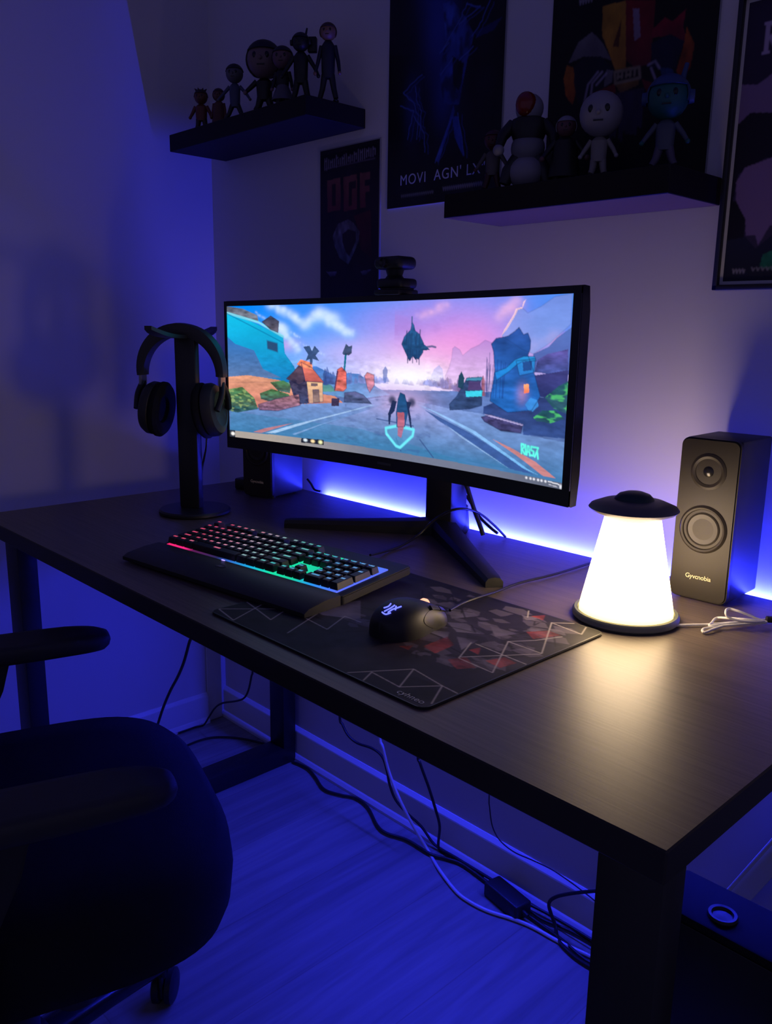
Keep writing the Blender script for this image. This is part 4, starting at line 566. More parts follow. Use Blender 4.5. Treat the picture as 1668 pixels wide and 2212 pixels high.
key(18.5 * UX, yy[0], 2 * UX, U, 0); key(20.5 * UX, yy[0], UX, U, 0); key(21.5 * UX, yy[0], UX, 2 * U, 0)
for r_ in (1, 2, 3):
    for k in range(3): key((18.5 + k) * UX, yy[r_], UX, U, r_)
key(21.5 * UX, yy[2], UX, 2 * U, 2)
for k in range(4): key((18.5 + k) * UX, yy[4], UX, U, 4)
bm = bmesh.new()
t = bmesh.new(); secs = []
for x in (-.011, -.006, .396, .401):
    e_ = .85 if x in (-.011, .401) else 1.
    secs.append([t.verts.new((x, y, z * e_)) for y, z in ((-.078, .0), (-.0785, .006), (-.070, .0115), (-.040, .0165), (-.012, .0175), (-.0095, .016), (-.0095, .0))])
for a, b_ in zip(secs, secs[1:]):
    for k in range(7): t.faces.new((a[k], a[(k + 1) % 7], b_[(k + 1) % 7], b_[k]))
t.faces.new(secs[0]); t.faces.new(secs[-1]); bmesh.ops.recalc_face_normals(t, faces=t.faces); add(bm, t); wr = obj('wrist_rest', bm, CASE, kb, ang=35)
bm = bmesh.new(); lathe(bm, [(0, 0), (.009, 0), (.009, .0006), (0, .0006)], 30, T((.178, -.034, .0168)) @ RX(6), sx=1.25, sy=.62)
for k in range(3): box(bm, (-.006 + .002 * k, -.003 + .0016 * k, .0006), (.005 + .0006 * k, -.0022 + .0016 * k, .0012), 0, T((.178, -.034, .0168)) @ RX(6), 1)
obj('emblem', bm, [mat('emblem_dark', (.05, .05, .055), .35), mat('emblem_grey', (.35, .35, .36), .3)], wr)
bm = bmesh.new(); ball(bm, (.158, -.012, .0178), (.0045, .0012, .0008)); obj('indicator_light', bm, mat('violet_led', (.1, .1, .1), .4, emit=(.35, .25, 1), es=2.2), wr)
bm = bmesh.new(); tube(bm, [(p[0], p[1], max(p[2], ZT + .0025)) for p in D['keyboard_cable']], .0022, 8, sub=6); obj('cable', bm, CAB, kb, world=True)

# ------------------------------------------------------------------ mouse mat
PX0, PX1, PY0, PY1 = 1.036, 1.431, -.678, -.348
mm = thing('mouse_mat', 'dark mouse mat printed with thin zigzag lines and red patches', 'mouse mat', (PX0, PY0, ZT), 0)
bm = bmesh.new(); prism(bm, rrect(0, 0, PX1 - PX0, PY1 - PY0, .014, 8), 0, .0029, bev=.0008); obj('base', bm, BLK, mm)
Q = Pic(420, 350, (27, 25, 31)); n1 = Q.noise(6, 4); n3 = Q.noise(14, 3)
Q.blend(np.clip((n1 - .45) * 3, 0, 1), (50, 46, 56), .9); Q.blend(np.clip((n3 - .55) * 4, 0, 1), (8, 8, 10), .8)
Q.blob((.62, .55), (.3, .25), (66, 60, 68), .6)
for p_ in A['pad']['greys']: Q.poly(p_, (120, 114, 128), .75, (84, 78, 94), .5, 20)
for k in range(90):
    x, y = .35 + .6 * rng.random(), .3 + .65 * rng.random(); a_ = rng.random() * 6.28; s_ = .02 + .05 * rng.random()
    Q.poly([(x + s_ * math.cos(a_ + q) * (1 if q % 2 else .45), y + s_ * .6 * math.sin(a_ + q)) for q in (0, 1.3, 2.6, 3.9, 5.2)], (104, 96, 108) if k % 3 else (26, 24, 28), .5)
for k in range(26):
    x, y = .25 + .7 * rng.random(), .25 + .7 * rng.random(); Q.line([(x, y), (x + .12 * (rng.random() - .5), y + .12 * (rng.random() - .5)), (x + .2 * (rng.random() - .5), y + .2 * (rng.random() - .5))], (6, 6, 8), .003, .8)
for p_ in A['pad']['reds']: Q.poly(p_, (150, 56, 46), .62, (100, 40, 38), 1.1, 30)
Q.blob((.55, .38), (.12, .08), (70, 26, 24), .55)
for p_ in A['pad']['lines']: Q.line(p_, (185, 178, 172), .0017, .9, 1.2)
m_ = 6
Q.a = np.clip(Q.a * 1.45, 0, 1)
me = Q.mesh(lambda U_, V_: (.003 + (PX1 - PX0 - .006) * U_, .003 + (PY1 - PY0 - .006) * V_, .0030 + 0 * U_))
# round the printed sheet's corners like the base
bmx = bmesh.new(); bmx.from_mesh(me); w_, h_, r0 = PX1 - PX0, PY1 - PY0, .014
kill = [v_ for v_ in bmx.verts if (max(r0 - v_.co.x, v_.co.x - w_ + r0, 0) ** 2 + max(r0 - v_.co.y, v_.co.y - h_ + r0, 0) ** 2) > (r0 - .001) ** 2]
bmesh.ops.delete(bmx, geom=kill, context='VERTS'); bmx.to_mesh(me); bmx.free()
obj('printed_cloth', me, art_mat('mat_print', rough=.62, spec=.25), mm)
tm = text_mesh('cyhneo', .0125, .0001, space=1.05); tm.transform(T((.366, .012, .0032))); obj('lettering', tm, mat('grey_print', (.45, .45, .45), .5), mm, smooth=False)

# ------------------------------------------------------------------ mouse
ms = thing('computer_mouse', 'black wired mouse with a glowing blue emblem on the mat', 'mouse', (1.256, -.524, ZT + .0031), 6)
def mouse_pt(s, a):
    # s 0 (rear) .. 1 (front), a 0..pi round the back
    y = -.056 + .113 * s
    w = .0345 * (1 - abs(2 * s - 1) ** 3.2) ** .42 * (1 - .10 * math.exp(-((s - .62) / .16) ** 2)) + .0005
    h = .043 * (max(0, math.sin(PI * (s * .86 + .10))) ** .62) * (1 - .28 * s) * (1 if 0 < s < 1 else .25) + .001
    if s > .8: h = max(h, .016 * (1 - ((s - .8) / .2) ** 4) + .002)
    c, sn = math.cos(a), math.sin(a); e = .72
    return Vector((w * math.copysign(abs(c) ** e, c), y, h * abs(sn) ** e))
bm = bmesh.new(); t = bmesh.new(); NS, NA = 40, 28; G = [[t.verts.new(mouse_pt(.5 - .5 * math.cos(PI * i / NS), PI * k / NA)) for k in range(NA + 1)] for i in range(NS + 1)]
for i in range(NS):
    for k in range(NA): t.faces.new((G[i][k], G[i][k + 1], G[i + 1][k + 1], G[i + 1][k]))
t.faces.new([G[i][0] for i in range(NS + 1)] + [G[i][NA] for i in range(NS, -1, -1)])
bmesh.ops.remove_doubles(t, verts=t.verts, dist=1e-6); bmesh.ops.recalc_face_normals(t, faces=t.faces); add(bm, t); obj('shell', bm, mat('mouse_black', (.016, .016, .018), .5), ms, ang=60)
def patch(fn, n=18, m=10, off=.0008):
    bm = bmesh.new(); g_ = [[bm.verts.new(fn(i / n, k / m)) for k in range(m + 1)] for i in range(n + 1)]
    for i in range(n):
        for k in range(m): bm.faces.new((g_[i][k], g_[i + 1][k], g_[i + 1][k + 1], g_[i][k + 1]))
    bmesh.ops.recalc_face_normals(bm, faces=bm.faces); return bm
def side(s, a, off):
    p = mouse_pt(s, a); q = mouse_pt(s, a + .02); r_ = mouse_pt(s + .01, a); n_ = (q - p).cross(r_ - p).normalized()
    if n_.x < 0: n_ = -n_
    return p + n_ * off
bm = patch(lambda i, k: side(.40 + .52 * (1 - (1 - i) * (1 - .35 * abs(2 * k - 1) ** 2)), .05 + .66 * k, .0006)); bmesh.ops.solidify(bm, geom=bm.faces[:], thickness=.0012); obj('side_panel', bm, mat('mouse_grip', (.007, .0065, .006), .5), ms)
for s0 in (.60, .76):
    bm = patch(lambda i, k: side(s0 + .14 * i, .70 + .22 * k, .0030)); bmesh.ops.solidify(bm, geom=bm.faces[:], thickness=.0022); obj('side_button', bm, mat('mouse_button', (.022, .022, .022), .3), ms)
bm = bmesh.new(); lathe(bm, [(0, -.0035), (.0095, -.0035), (.0105, -.002), (.0105, .002), (.0095, .0035), (0, .0035)], 30, T((0, .030, .0205)) @ RY(90)); obj('scroll_wheel', bm, mat('wheel_glow', (.05, .04, .04), .4, emit=(1, .42, .25), es=1.6), ms)['label'] = 'orange glowing scroll wheel'
bm = bmesh.new()
def top(x, y):
    best = None
    s = (y + .056) / .113
    lo, hi = .05, PI - .05
    for _ in range(40):
        mid = (lo + hi) / 2
        if mouse_pt(s, mid).x > x: lo = mid
        else: hi = mid
    return mouse_pt(s, lo)
for st in ([(-.009, -.038), (-.005, -.034), (-.006, -.028)], [(-.004, -.043), (0, -.036), (.001, -.029)], [(.002, -.043), (.004, -.037), (.007, -.033), (.010, -.027)], [(-.006, -.0445), (.001, -.046), (.006, -.042)], [(.004, -.030), (.008, -.036)]):
    tube(bm, [Vector((0, 0, .0006)) + top(x, y) for x, y in st], .0009, 8, sub=5)
obj('emblem', bm, mat('emblem_blue', (.02, .02, .05), .4, emit=(.10, .12, 1), es=2.6), ms)['label'] = 'blue glowing claw-like emblem'
bm = bmesh.new(); cc = D['mouse_cable']; cc = [[1.2590, -.450, ZT + .010]] + [[p[0], p[1], p[2] if p[2] > .7455 else ZT + .003] for p in cc[1:]]; cc[-1] = [1.2440, -.043, ZT + .0028]
tube(bm, cc, .0019, 8, sub=7); obj('cable', bm, CAB, ms, world=True)
# ------------------------------------------------------------------ shelves
def shelf(label, x0, x1, z0, z1, d):
    r = thing('wall_shelf', label, 'shelf', ((x0 + x1) / 2, 0, z0)); bm = bmesh.new(); box(bm, (x0, -d, z0), (x1, 0, z1), .001, seg=1)
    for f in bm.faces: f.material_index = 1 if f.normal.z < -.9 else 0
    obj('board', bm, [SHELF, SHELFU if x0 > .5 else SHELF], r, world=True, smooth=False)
shelf('black floating shelf in the left corner holding six figurine groups', .066, .584, 1.511, 1.548, .155)
shelf('black floating shelf between the posters on the right', .949, 1.357, 1.293, 1.331, .150)
# ------------------------------------------------------------------ figurines
FM = {}
def fm(c, rough=.5):
    k = (c, rough)
    if k not in FM: FM[k] = mat('vinyl', tuple(float(q) * .40 for q in s2l(c)), rough)
    return FM[k]
def figurine(name, label, loc, H, rz, grp, head=.3, skin=(190, 150, 130), shirt=(40, 40, 50), legs=(30, 30, 38), hair=(15, 14, 16), style='cap', arm=20, spread=.10, squat=1., skirt=None, coat=None, arms_fwd=0.):
    r = thing(name, label, 'figurine', loc, rz, grp)
    hr = H * head / 2; hz = H - hr; tz = H * (1 - head); hip = tz * .46; sw = H * .10 * squat
    bm = bmesh.new()
    for s in (-1, 1):
        tube(bm, [(s * sw * .5, 0, hip), (s * (sw * .55 + spread * H * .5), 0, hip * .5), (s * (sw * .6 + spread * H), -.002, .006 * H / .1)], [sw * .48, sw * .40, sw * .36], 12, mi=1, sub=0)
        ball(bm, (s * (sw * .6 + spread * H), -sw * .22, sw * .26), (sw * .42, sw * .62, sw * .26), mi=2)
        a = math.radians(arm); sh = Vector((s * sw * .95, 0, tz * .92)); el = sh + Vector((s * math.sin(a), -arms_fwd * .5, -math.cos(a))) * tz * .26; ha = el + Vector((s * math.sin(a) * .6, -.3 - arms_fwd, -math.cos(a) * .8)).normalized() * tz * .22
        tube(bm, [sh, el, ha], [sw * .34, sw * .28, sw * .22], 10, mi=0, sub=4) if False else tube(bm, [sh, el, ha], [sw * .34, sw * .28, sw * .22], 10, mi=0)
        ball(bm, ha, sw * .27, mi=3, n=12, m=8)
    lathe(bm, [(0, hip * .86), (sw * .85, hip * .88), (sw * .95, hip * 1.1), (sw * 1.0, tz * .72), (sw * 1.05, tz * .90), (sw * .6, tz * .985), (sw * .3, tz * 1.02), (0, tz * 1.02)], 20, mi=0, sy=.72)
    obj('body', bm, [fm(shirt), fm(legs), fm((20, 20, 24)), fm(skin)], r)
    if skirt: bm = bmesh.new(); lathe(bm, [(sw * .8, tz * .62), (sw * 1.3, hip * .9), (sw * 1.75, hip * .45), (sw * 1.65, hip * .45), (sw * .7, tz * .58)], 24, sy=.8); obj('skirt', bm, fm(skirt), r)
    if coat: bm = bmesh.new(); lathe(bm, [(sw * 1.12, tz * .92), (sw * 1.3, tz * .6), (sw * 1.55, hip * .35), (sw * 1.45, hip * .35), (sw * 1.1, tz * .6), (sw * 1.0, tz * .9)], 24, T((0, sw * .12, 0)), sy=.8); obj('coat', bm, fm(coat), r)
    bm = bmesh.new(); ball(bm, (0, 0, hz), (hr, hr * .92, hr)); ball(bm, (0, -hr * .93, hz - hr * .1), (hr * .12, hr * .12, hr * .12), n=10, m=6)
    for s in (-1, 1): ball(bm, (s * hr * .36, -hr * .80, hz + hr * .08), (hr * .14, hr * .10, hr * .18), mi=1, n=10, m=8)
    box(bm, (-hr * .22, -hr * .86, hz - hr * .46), (hr * .22, -hr * .74, hz - hr * .40), mi=1)
    hd = obj('head', bm, [fm(skin), fm((16, 14, 16), .25)], r)
    if style != 'bald':
        bm = bmesh.new(); t = bmesh.new(); bmesh.ops.create_uvsphere(t, u_segments=22, v_segments=14, radius=1.09)
        lowz = {'cap': .05, 'bob': -.55, 'hood': -.9, 'spiky': .0, 'helmet': -.35}[style]
        bmesh.ops.delete(t, geom=[v_ for v_ in t.verts if (v_.co.z < lowz or (v_.co.y < -.35 and v_.co.z < .42 and style != 'helmet') or (style == 'helmet' and v_.co.y < -.5 and -.4 < v_.co.z < .25))], context='VERTS')
        bmesh.ops.transform(t, matrix=T((0, 0, hz)) @ Matrix.Diagonal((hr, hr * .94, hr, 1)), verts=t.verts); bmesh.ops.solidify(t, geom=t.faces[:], thickness=hr * .06); add(bm, t)
        if style == 'spiky':
            for q in range(7):
                a = q * .9; tube(bm, [(hr * .5 * math.cos(a), hr * .45 * math.sin(a), hz + hr * .75), (hr * .95 * math.cos(a), hr * .8 * math.sin(a), hz + hr * 1.15)], [hr * .28, hr * .02], 8)
        if style == 'helmet':
            for s in (-1, 1): lathe(bm, [(0, 0), (hr * .34, 0), (hr * .30, hr * .22), (0, hr * .24)], 18, T((s * hr * 1.0, 0, hz)) @ RY(90 * s))
            tube(bm, [(hr * .6, 0, hz + hr * .8), (hr * .75, 0, hz + hr * 1.5)], [hr * .14, hr * .10], 10)
        obj({'helmet': 'helmet', 'hood': 'hood'}.get(style, 'hair'), bm, fm(hair), r, ang=60)
    return r
G1 = 'figurines on the left corner shelf'; G2 = 'figurines on the right shelf'; Z1, Z2 = 1.548, 1.331
figurine('figurine', 'small orange-brown figurine at the left end of the corner shelf', (.150, -.118, Z1), .090, 40, G1, .34, (150, 90, 60), (150, 75, 50), (60, 35, 30), (70, 40, 30), 'spiky', 30, .03, 1.5)
figurine('figurine', 'orange coated figurine standing second from the left on the corner shelf', (.196, -.100, Z1), .088, 40, G1, .30, (150, 100, 75), (140, 75, 45), (70, 45, 35), (90, 55, 40), 'hood', 12, .03, 1.3, coat=(130, 70, 45))
figurine('figurine', 'dark haired figurine in pale blue clothes, third from left on the corner shelf', (.284, -.115, Z1), .118, 40, G1, .32, (130, 125, 130), (95, 105, 140), (35, 40, 60), (14, 14, 22), 'cap', 45, .13)
figurine('figurine', 'largest figurine on the corner shelf with big dark-haired head and pale face', (.390, -.112, Z1), .142, 40, G1, .50, (170, 140, 135), (20, 18, 22), (26, 22, 26), (10, 9, 11), 'hood', 50, .06, 1.2)
figurine('figurine', 'dark haired figurine in a pale grey skirt on the corner shelf', (.462, -.118, Z1), .116, 40, G1, .36, (160, 120, 125), (22, 20, 28), (90, 90, 105), (28, 22, 30), 'bob', 16, .02, 1.15, skirt=(125, 122, 135))
fg = figurine('figurine', 'all-black figurine carrying a block behind its shoulder on the corner shelf', (.512, -.110, Z1), .132, 40, G1, .26, (24, 24, 30), (18, 18, 24), (18, 18, 22), (14, 14, 18), 'helmet', 34, .06, 1.1)
bm = bmesh.new(); box(bm, (.012, .006, .100), (.030, .020, .128), .002); obj('backpack', bm, fm((20, 20, 26)), fg)
figurine('figurine', 'slim figurine with brown hair and dark suit at the right end of the corner shelf', (.561, -.080, Z1), .146, 40, G1, .22, (190, 140, 110), (30, 32, 52), (24, 24, 34), (95, 55, 35), 'bob', 14, .055, .95)
figurine('figurine', 'small red and grey figurine at the left end of the right shelf', (1.022, -.115, Z2), .094, 30, G2, .32, (120, 50, 48), (125, 115, 110), (90, 28, 34), (95, 38, 36), 'cap', 35, .05, 1.25)
big = thing('figurine', 'big white and black figurine with a glossy red visor on the right shelf', 'figurine', (1.080, -.100, Z2), 30, G2)
bm = bmesh.new(); ball(bm, (0, 0, .026), (.030, .026, .026)); ball(bm, (0, 0, .062), (.027, .022, .024), mi=1); lathe(bm, [(0, .074), (.024, .074), (.030, .090), (.026, .104), (.012, .110), (0, .110)], 24, mi=2, sy=.8)
for s in (-1, 1):
    tube(bm, [(s * .024, 0, .098), (s * .040, -.006, .080), (s * .044, -.014, .062)], [.010, .009, .007], 12, mi=2); ball(bm, (s * .044, -.015, .058), .009, mi=0)
    tube(bm, [(s * .014, 0, .046), (s * .028, -.004, .026), (s * .034, -.006, .008)], [.013, .012, .009], 12, mi=3)
obj('body', bm, [fm((195, 192, 205)), fm((165, 165, 175)), fm((28, 24, 30)), fm((55, 55, 60))], big)
bm = bmesh.new(); ball(bm, (0, 0, .120), (.022, .021, .022)); obj('head', bm, fm((195, 192, 205)), big)
bm = bmesh.new(); ball(bm, (-.004, -.012, .124), (.0165, .0135, .0185)); obj('visor', bm, fm((170, 45, 22), .2), big)['label'] = 'glossy orange-red visor'
figurine('figurine', 'small black clothed figurine with white hair on the right shelf', (1.150, -.098, Z2), .098, 30, G2, .30, (150, 100, 100), (20, 22, 34), (14, 14, 18), (200, 200, 208), 'bob', 40, .03, 1.6, coat=(16, 16, 24))
figurine('figurine', 'white bald figurine with round head and white suit on the right shelf', (1.218, -.110, Z2), .120, 25, G2, .52, (205, 200, 205), (190, 185, 175), (185, 180, 172), (200, 200, 200), 'bald', 36, .02, 1.0)
figurine('figurine', 'blue helmeted figurine with teal mask at the right end of the right shelf', (1.320, -.105, Z2), .122, 25, G2, .46, (30, 130, 125), (110, 120, 140), (120, 110, 140), (70, 105, 165), 'helmet', 40, .06, 1.05)

# ------------------------------------------------------------------ posters
PAPER = mat('poster_paper', (.30, .30, .33), .5)
def poster(label, x0, x1, z0, z1, pic, border=0., framem=None, fr=0., depth=.003, rough=.45, name='poster'):
    r = thing(name, label, 'poster', ((x0 + x1) / 2, 0, z0)); y = -depth
    bm = bmesh.new(); box(bm, (x0, y, z0), (x1, 0, z1)); obj('sheet' if not fr else 'backing', bm, framem or PAPER, r, world=True, smooth=False)
    bx = border; me = pic.mesh(lambda U_, V_: (x0 + bx + (x1 - x0 - 2 * bx) * U_, y - .0004 + 0 * U_, z1 - bx - (z1 - z0 - 2 * bx) * V_)); obj('print', me, art_mat('poster_print', rough=rough), r, world=True)
    return r
# narrow poster with three tall orange letters
a = A['p1']; Q = Pic(150, 290, (26, 20, 30)); n = Q.noise(6, 4); Q.blend(np.clip((n - .4) * 2, 0, 1), (44, 30, 44), .9); Q.blob((.5, .85), (.5, .2), (26, 28, 48), .8)
Q.poly(a['band'], (8, 7, 10), .9)
for k in range(26):
    x = .08 + .034 * k; h = .012 + .028 * rng.random(); yv = .083 - .028 * x + .006 * rng.random(); Q.line([(x, yv - h), (x + .004 * (rng.random() - .5), yv + h * .6)], (150, 140, 160), .0035, .8, .5)
    if k % 3 == 0: Q.line([(x, yv - h * .6), (x + .028, yv - h * .7)], (150, 140, 160), .003, .7, .5)
Q.line(a['t1'], (120, 110, 130), .003, .5, .5)
Q.poly(a['red'], (95, 22, 34), .6, (60, 16, 34), .5)
for l_, i_ in (('D', 'Di'), ('G', 'Gi'), ('F', None)):
    Q.poly(a[l_], (120, 70, 66), .95, (105, 44, 56), .35)
    if i_: Q.poly(a[i_], (34, 20, 28), .95)
Q.poly(a['shield'], (115, 108, 125), .8, (80, 95, 120), .9, 20); Q.poly(a['shi'], (40, 22, 34), .95)
for k_ in ('b1', 'b2'): Q.poly(a[k_], (110, 105, 140), .8, (60, 60, 90), .6)
for k in range(18): x = .08 + .05 * k; Q.line([(x, .965 + .006 * math.sin(k * 2)), (x + .03, .965)], (80, 84, 105), .004, .5, .5)
poster('narrow dark poster with three tall orange letters behind the monitor', .440, .634, 1.10, 1.487, Q, .0025)
# blue lightning poster
a = A['p2']; Q = Pic(220, 340, (13, 12, 22)); n = Q.noise(7, 4); n5 = Q.noise(20, 3)
Q.blend(np.clip((n - .4) * 2.5, 0, 1), (20, 19, 40), .8); Q.poly(a['dark1'], (4, 4, 8), .7); Q.poly(a['glow'], (28, 38, 120), .5)
Q.blob((.42, .12), (.16, .16), (40, 58, 150), .75); Q.blob((.46, .34), (.13, .16), (46, 66, 165), .8); Q.blob((.52, .58), (.10, .12), (40, 60, 150), .7); Q.blob((.23, .60), (.07, .12), (34, 48, 130), .6); Q.poly(a['body'], (58, 84, 180), .6, (44, 66, 160), 1.4, 14); Q.blend(Q.mask(a['body']) * np.clip((n5 - .5) * 5, 0, 1), (16, 20, 60), .7)
Q.poly(a['hole'], (10, 11, 28), .9); Q.poly(a['legL'], (50, 74, 170), .7, None, .8, 20); Q.poly(a['legR'], (54, 84, 185), .7, None, .8, 20)
for p_ in a['bolts']:
    q_ = []
    for (x1, y1), (x2, y2) in zip(p_, p_[1:]):
        for k in range(5): q_.append((x1 + (x2 - x1) * k / 5 + .012 * (rng.random() - .5), y1 + (y2 - y1) * k / 5 + .006 * (rng.random() - .5)))
    q_.append(p_[-1]); Q.line(q_, (78, 104, 195), .0020, .75, .64); Q.line([(x + .02 + .02 * rng.random(), y + .01) for x, y in q_], (52, 74, 165), .0022, .5, .64)
def scribble(Q, x0, x1, y, n, h, col, asp):
    for k in range(n):
        x = x0 + (x1 - x0) * k / n; Q.line([(x, y - h), (x + (x1 - x0) / n * .3, y + h), (x + (x1 - x0) / n * .6, y - h * .5)], col, .0025, .8, asp)
scribble(Q, .14, .45, .956, 16, .005, (110, 110, 125), .64); scribble(Q, .53, .87, .95, 18, .007, (120, 120, 140), .64)
Q.poly([(.06, 0), (.2, 0), (.2, .03), (.06, .02)], (110, 80, 80), .8)
po = poster('dark blue poster of a lightning figure left of the right shelf', .655, .946, 1.347, 1.807, Q, .001)
tm = text_mesh("MOVI  AGN' LX\"J", .0275, .0001, space=1.12); tm.transform(T((.806, -.0036, 1.397)) @ RX(90)); obj('lettering', tm, mat('poster_letter', (.42, .44, .62), .5), po, smooth=False, world=True)
# collage poster behind the right shelf
a = A['p3']; Q = Pic(220, 340, (9, 8, 13)); n = Q.noise(8, 3)
def R_(k, *ar): Q.poly(a[k], *ar)
R_('yellow', (205, 150, 38), .95, (185, 125, 40), .35); R_('yellow2', (190, 140, 40), .9, (110, 80, 50), .5); R_('brown', (95, 40, 26), .9); R_('red', (150, 26, 34), .95, (110, 20, 40), .4); R_('pale', (165, 160, 185), .7)
R_('blue', (40, 75, 130), .9, None, .5); R_('crimson', (175, 18, 52), .95, (120, 16, 50), .3); R_('orangeR', (190, 95, 26), .95, (150, 50, 26), .8, 24); R_('navy', (22, 24, 60), .97)
R_('capL', (130, 125, 130), .95, (105, 100, 108)); R_('orangeL', (190, 110, 26), .95, (170, 75, 22), .8, 24); R_('navyL', (20, 19, 46), .97); R_('redL', (135, 20, 36), .9, (95, 18, 30)); R_('redR', (130, 18, 44), .9); R_('skull', (130, 125, 135), .8)
R_('sign', (24, 22, 24), 1); Q.line(a['sign'] + a['sign'][:1], (160, 145, 120), .005, .9, .62)
(sx0, sy0), (sx1, sy1), (sx2, sy2), _ = a['sign']
for k in range(5): x = sx0 + (sx1 - sx0) * (.15 + .17 * k); Q.line([(x, sy0 + .008), (x, sy2 - .012)], (160, 145, 120), .004, .9, .62)
for k in (0, 2): x = sx0 + (sx1 - sx0) * (.15 + .17 * k); Q.line([(x, (sy0 + sy2) / 2), (x + (sx1 - sx0) * .17, (sy0 + sy2) / 2)], (160, 145, 120), .004, .9, .62)
for p_ in a['strands']: Q.line(p_, (175, 165, 190), .004, .8, .62)
for k in range(14): x = .43 + .014 * k; Q.line([(x, .70), (x, .80 + .05 * rng.random())], (70, 55, 105), .004, .6, .62)
scribble(Q, .176, .267, .381, 5, .008, (170, 165, 175), .62); Q.a *= (.42 + .4 * Q.noise(24, 4))[..., None]
poster('black poster with a yellow and red banner collage above the right shelf', 1.043, 1.332, 1.333, 1.80, Q, .001)
# framed portrait-like poster at the right edge
a = A['p4']; Q = Pic(220, 290, (58, 50, 80)); Q.blob((.2, .1), (.5, .12), (50, 40, 72), .8)
Q.poly([(0, 0), (1, 0), (1, .16), (.18, .25), (.09, .29), (0, .28)], (44, 34, 62), 1); Q.poly([(.0, .28), (.08, .29), (.17, .255), (1, .14), (1, .47), (0, .44)], (128, 105, 150), 1, (118, 96, 140))
Q.poly([(0, .42), (.06, .385), (.2, .40), (1, .42), (1, .58), (.16, .555), (.03, .60), (0, .7)], (26, 20, 38), 1)
Q.poly([(0, .6), (.03, .58), (.0, .8)], (30, 24, 44), 1)
Q.poly([(.02, .63), (.06, .58), (.2, .555), (.8, .56), (.9, .7), (.8, .83), (.22, .80), (.17, .87), (.15, .83), (.10, .83), (.09, .77), (.03, .70)], (132, 106, 152), 1, (122, 98, 150))
Q.poly([(0, .70), (.03, .70), (.09, .77), (.09, .845), (0, .85)], (24, 20, 36), 1)
Q.poly([(0, .845), (.10, .835), (.16, .88), (.3, .80), (1, .80), (1, 1), (0, 1)], (34, 38, 66), 1, (26, 26, 44)); Q.poly([(.19, .95), (.20, .905), (.28, .88), (.5, .9), (.45, .97), (.26, .965)], (30, 110, 85), .9, None, .8, 30)
for k, (x, w) in enumerate(((.095, .075),)):     # serif capital at the top
    Q.poly([(x, .085), (x + .022, .085), (x + .022, .185), (x, .185)], (165, 150, 185)); Q.poly([(x - .01, .180), (x + .034, .180), (x + .034, .190), (x - .01, .190)], (165, 150, 185)); Q.poly([(x - .01, .080), (x + .05, .080), (x + .05, .090), (x - .01, .090)], (165, 150, 185))
    Q.line([(x + .03, .088), (x + w - .012, .10), (x + w - .012, .12), (x + .03, .135)], (165, 150, 185), .007, 1, .8)
    if k == 0: Q.line([(x + .03, .135), (x + w, .188)], (165, 150, 185), .008, 1, .8)
scribble(Q, .05, .12, .963, 4, .008, (150, 145, 160), .8); scribble(Q, .15, .5, .957, 14, .006, (140, 135, 150), .8)
for x0_, x1_, z0_, z1_, lab in ((1.363, 1.66, 1.173, 1.566, 'framed poster with a white inner border at the right edge'),):
    r = thing('framed_poster', lab, 'poster', ((x0_ + x1_) / 2, 0, z0_))
    bm = bmesh.new(); w = .0075
    for q in (((x0_, z0_), (x0_ + w, z1_)), ((x1_ - w, z0_), (x1_, z1_)), ((x0_, z0_), (x1_, z0_ + w)), ((x0_, z1_ - w), (x1_, z1_))): box(bm, (q[0][0], -.014, q[0][1]), (q[1][0], -.0005, q[1][1]), .0012)
    obj('frame', bm, BLK, r, world=True)
    bm = bmesh.new(); box(bm, (x0_ + w, -.006, z0_ + w), (x1_ - w, -.0005, z1_ - w)); obj('mount_board', bm, mat('white_mount', (.52, .52, .54), .6), r, world=True, smooth=False)
    i = .0125; me = Q.mesh(lambda U_, V_: (x0_ + i + (x1_ - x0_ - 2 * i) * U_, -.0064 + 0 * U_, z1_ - i - (z1_ - z0_ - 2 * i) * V_)); obj('print', me, art_mat('poster_print', rough=.5), r, world=True)

# ------------------------------------------------------------------ cables under the desk
def cable(name, label, key_, rad, m=CAB, fix=None, grp='cables under the desk'):
    pts = [list(p) for p in D[key_]]
    for p in pts:
        p[1] = min(p[1], -.020 - rad if p[2] < .1 else -.012 - rad); p[0] = max(p[0], .018 + rad)
        p[2] = max(p[2], rad + .0005)
    if fix: pts = fix(pts)
    bm = bmesh.new(); tube(bm, pts, rad, 8, sub=6); return tag(obj(name, bm, m), label, 'cable', grp)
def up(x, y): return lambda P_: [[P_[0][0], P_[0][1], .708], [P_[0][0], P_[0][1], P_[0][2] + .14]] + P_
cable('power_cable', 'black cable hanging in front of the left wall down behind the chair seat', 'drop1', .0028, fix=lambda P_: [[.692, -.5, .708], [.692, -.5, .62]] + P_)
cable('power_cable', 'black cable hanging in the room corner and bending towards the chair', 'drop2', .0026, fix=up(.292 + .07, -.10))
cable('power_cable', 'short black cable lying on the floor between chair and left desk leg', 'floor1', .0030)
cable('power_cable', 'black cable winding along the baseboard to the black power adapter', 'floor2', .0036, fix=lambda P_: [[.356, -.030, .0045]] + P_[2:])
cable('white_cable', 'white cable hanging from the desk and curving along the floor', 'white', .0034, CABW, fix=up(.735, -.09))
cable('power_cable', 'black cable hanging close to the white cable', 'drop3', .0030, fix=up(.60, -.08))
cable('power_cable', 'black cable hanging right of the white cable', 'drop4', .0030, fix=up(.84, -.08))
cable('thin_cable', 'thin dark cable touching the wall right of the other cables', 'drop5', .0013, fix=up(1.0, -.03))
cable('power_cable', 'black cable looped on the floor by the right desk leg', 'loop', .0034)
